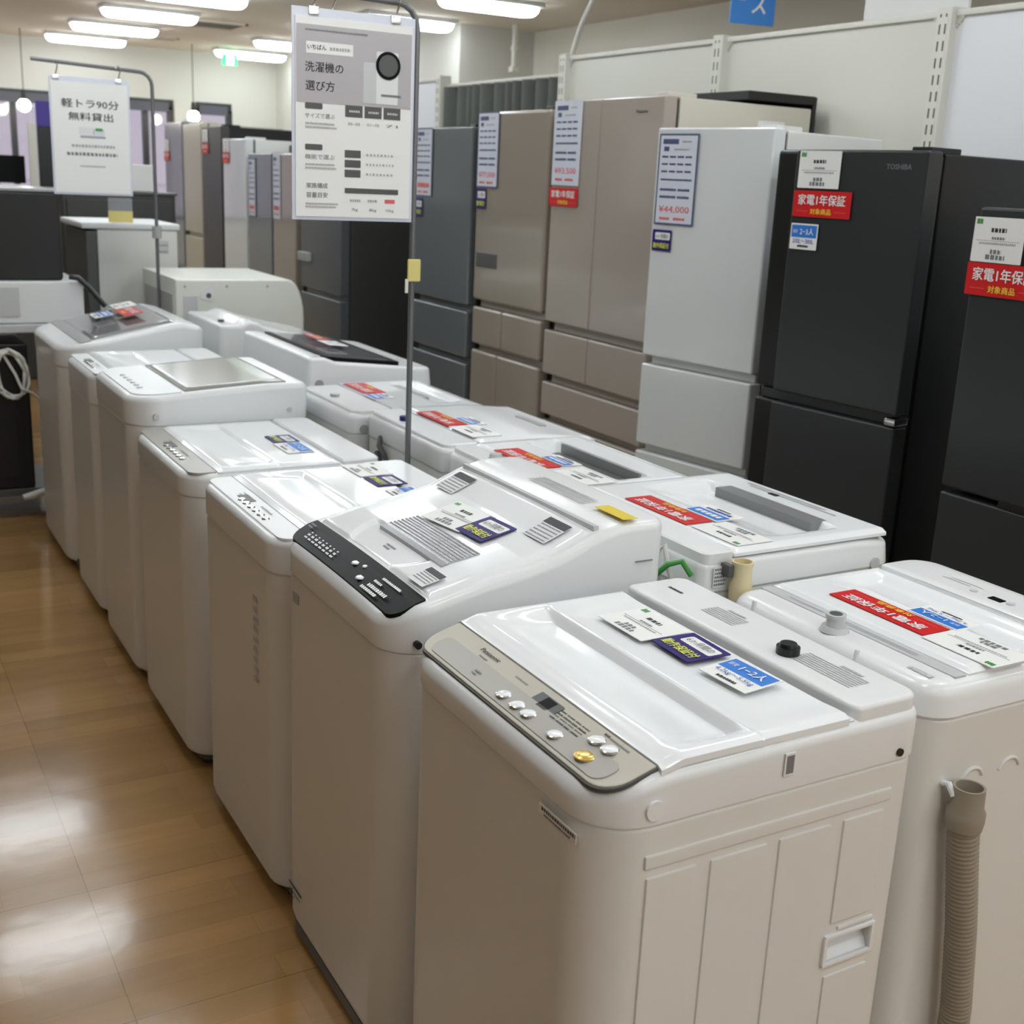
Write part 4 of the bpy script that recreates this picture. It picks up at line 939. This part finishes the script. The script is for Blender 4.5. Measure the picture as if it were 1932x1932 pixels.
for k in range(3):
    pl('dark_box', -.002+.048*k, .022, .043, .026, dgrey); tx(['30~50', '51~70', '71'][k]+'', -.002+.048*k, -.006, .03, .006, ink2); br([(-.014+.048*k, .012+.048*k, .022, .005)], lgrey, .001)
for k in range(3):
    pl('dark_box', -.004, -.073-.022*k, .04, .017, dgrey); br([(.03, .1, -.073-.022*k, .005)], inkl, gap=.9)
tx('家族構成', -.092, -.147, .052, .012, ink2, .0008, .01); tx('容量目安', -.092, -.168, .052, .012, ink2, .0008, .01); br([(-.12, -.04, -.188, .004), (-.12, -.045, -.195, .004)], inkl)
pl('dark_bar', .045, -.156, .137, .012, dgrey); pl('red_mark', .092, -.178, .026, .009, inkr)
br([(-.01, .016, -.178, .006), (.035, .06, -.178, .006)], inkl); tx('7kg', .002, -.2, .016, .008, ink2); tx('8kg', .048, -.2, .018, .008, ink2); tx('10kg', .092, -.2, .02, .008, ink2)
t, pn, wd, ht = poster('plain pale poster board hanging behind the drum washer poster', 1.0, 1.252, 1.45, 1.832, 2.757, lgrey, (-.06,), 1.89); bpy.data.objects.remove(pn)
t, pn, wd, ht = poster('far white poster offering a free small truck for 90 minutes', .868, 1.168, 1.37, 1.803, 5.333, paperb, (-.13, .115), 1.868); bpy.data.objects.remove(pn)
sh = [c for c in t.children if c.name.startswith('sheet')][0]
pl, tx, br = on_sheet(sh, ht)
tx('軽トラ90分', 0, .135, .225, .034, ink, .0008, .01); tx('無料貸出', 0, .085, .175, .032, ink, .0008, .01)
pl('truck_body', -.02, .028, .06, .03, white2, .0003, .005); pl('truck_cab', .03, .026, .045, .026, paperb, .0003, .008); pl('truck_window', .03, .036, .03, .012, green, .0006, .003); pl('truck_bed', .005, .006, .1, .008, inkl, .0005)
br([(-.08, .09, -.03, .011)], inkl, gap=.35); br([(-.1, .1, -.062, .013)], ink2, gap=.35); br([(-.05, .05, -.11, .006)], inkl)
# ------------------------------------------------------------------ left back: rack with appliances, compact fridge, boxes
t = thing('metal_rack', 'grey topped rack at the left edge carrying the white microwave', 'rack', (.30, 5.3, 0))
MB().box(-.7, .66, 0, .5, .80, .835, .006).build('top_shelf', lgrey, t)
for x in (-.68, .64):
    for y in (.02, .48): MB().box(x-.016, x+.016, y-.016, y+.016, 0, .80, .003).build('post', dgrey, t)
MB().box(-.68, .64, .03, .47, .1, .13, .004).build('lower_shelf', dgrey, t)
t = thing('compact_fridge', 'black compact fridge under the rack with coiled white cord on its back', 'fridge', (.06, 5.34, .131))
MB().box(-.35, .66, 0, .42, .0, .62, .01).build('cabinet', bfr2, t)
MB().box(-.3, .6, -.006, .0, .05, .55, .002).build('rear_plate', black, t)
g = MB(); pts = []
for k in range(90):
    a = k*2*PI/22; pts.append((.585+.06*math.cos(a)+.01*math.sin(k*.7), -.035-.012*math.sin(k*1.1), .5+.085*math.sin(a)-.02*math.cos(k*.3)))
g.tube(pts, .006, 6); g.tube([(.56, -.03, .58), (.6, -.05, .5), (.62, -.06, .44), (.66, -.04, .42), (.70, -.02, .38)], .006, 6); g.build('power_cord', cablew, t)
MB().tube([(.60, -.04, -.03), (.64, -.035, -.025), (.68, -.03, -.015), (.72, -.03, -.01)], [.012, .016, .015, .015], 12).build('white_spout', cablew, t)
t = thing('microwave_oven', 'low white microwave on the rack at the left edge', 'microwave', (.40, 5.32, .8355))
MB().box(-.6, .555, 0, .42, .0, .175, .012).build('case', white2, t); MB().box(-.55, .3, -.004, 0, .03, .15, .003).build('door', lgrey, t)
t = thing('boxy_appliance', 'black boxy appliance standing on the white microwave', 'appliance', (.35, 5.34, 1.012))
MB().box(-.5, .53, 0, .36, .0, .355, .012).build('case', black, t); MB().box(-.5, .52, -.004, .36, .355, .37, .003).build('silver_top_edge', silver, t)
tag(MB().tube([(.895, 5.304, 1.03), (.93, 5.302, 1.025), (.972, 5.30, .985), (1.01, 5.28, .935), (1.03, 5.27, .91)], .0115, 8).build('cable', black), 'thick black cord drooping beside the white microwave', 'cord')
t = thing('compact_fridge', 'white compact fridge with dark front, behind the far sign pole', 'fridge', (1.065, 5.83, 0))
MB().box(.05, .42, 0, .52, .03, 1.2, .012).build('cabinet', wfrs, t); MB().box(.0, .05, 0, .52, .06, 1.19, .006).build('door', dgrey, t); MB().box(-.02, .43, -.01, .53, 1.2, 1.228, .008).build('top_board', white2, t)
o = plate(t, 'side_label', 0, 0, .05, .06, lgrey, 0, .0006); o.matrix_local = basis(CAM, (.35, -.001, 1.12)); bars(o, [(-.02, .02, -.02, .006), (-.02, .02, .01, .006)], ink2)
for x in (.05, .38):
    for y in (.05, .47): MB().cyl((x, y, 0), (x, y, .03), .02, n=12).build('foot', black, t)
t = thing('price_holder', 'clear card holder with yellow base on the white compact fridge', 'card holder', (1.24, 5.9, 1.2285))
MB().box(-.055, .055, -.004, .004, 0, .05, .001).build('yellow_card', yellowp, t); MB().box(-.055, .055, -.002, .002, .05, .11, .001).build('clear_sleeve', film, t)
t = thing('cabinet', 'dark grey cabinet standing behind the white compact fridge', 'cabinet', (1.47, 6.9, 0))
MB().box(-.32, .28, 0, .5, .02, 1.33, .008).build('body', dfr, t); MB().box(-.33, .29, -.01, .51, 1.33, 1.345, .003).build('top', dgrey, t); MB().box(-.3, .26, -.012, .0, .1, 1.3, .004).build('door', dfr, t)
for x in (-.28, .24):
    for y in (.04, .46): MB().cyl((x, y, 0), (x, y, .022), .02, n=10).build('foot', black, t)
tag(MB().box(1.53, 1.66, 7.0, 7.12, 1.3455, 1.49, .006).build('box', paper), 'small white box on the dark cabinet', 'box')
t = thing('banner_stand', 'tall dark banner with a purple top at the far left', 'banner', (1.36, 8.7, 0))
MB().box(-.045, .045, -.01, .01, .03, 1.7, .003).build('dark_panel', black, t); MB().box(-.045, .045, -.011, .011, 1.7, 1.86, .003).build('purple_panel', purple, t); MB().box(-.12, .12, -.12, .12, 0, .03, .006).build('base', dgrey, t)
MB().box(-.10, -.05, -.01, .02, .03, 1.72, .003).build('white_post', panelw, t)
t = thing('television', 'black flat television on the far left counter', 'television', (1.0, 9.0, 1.31))
MB().box(-.35, .27, -.02, .02, .02, .2, .004).build('screen', glossblack, t); MB().box(-.1, .1, -.06, .06, 0, .02, .004).build('foot', black, t)
t = thing('counter', 'dark low counter below the far left window', 'counter', (1.0, 9.2, 0))
MB().box(-1.2, .28, -.3, .3, 0, 1.28, .01).build('body', dgrey, t); MB().box(-1.22, .3, -.32, .32, 1.28, 1.31, .006).build('worktop', grey, t)
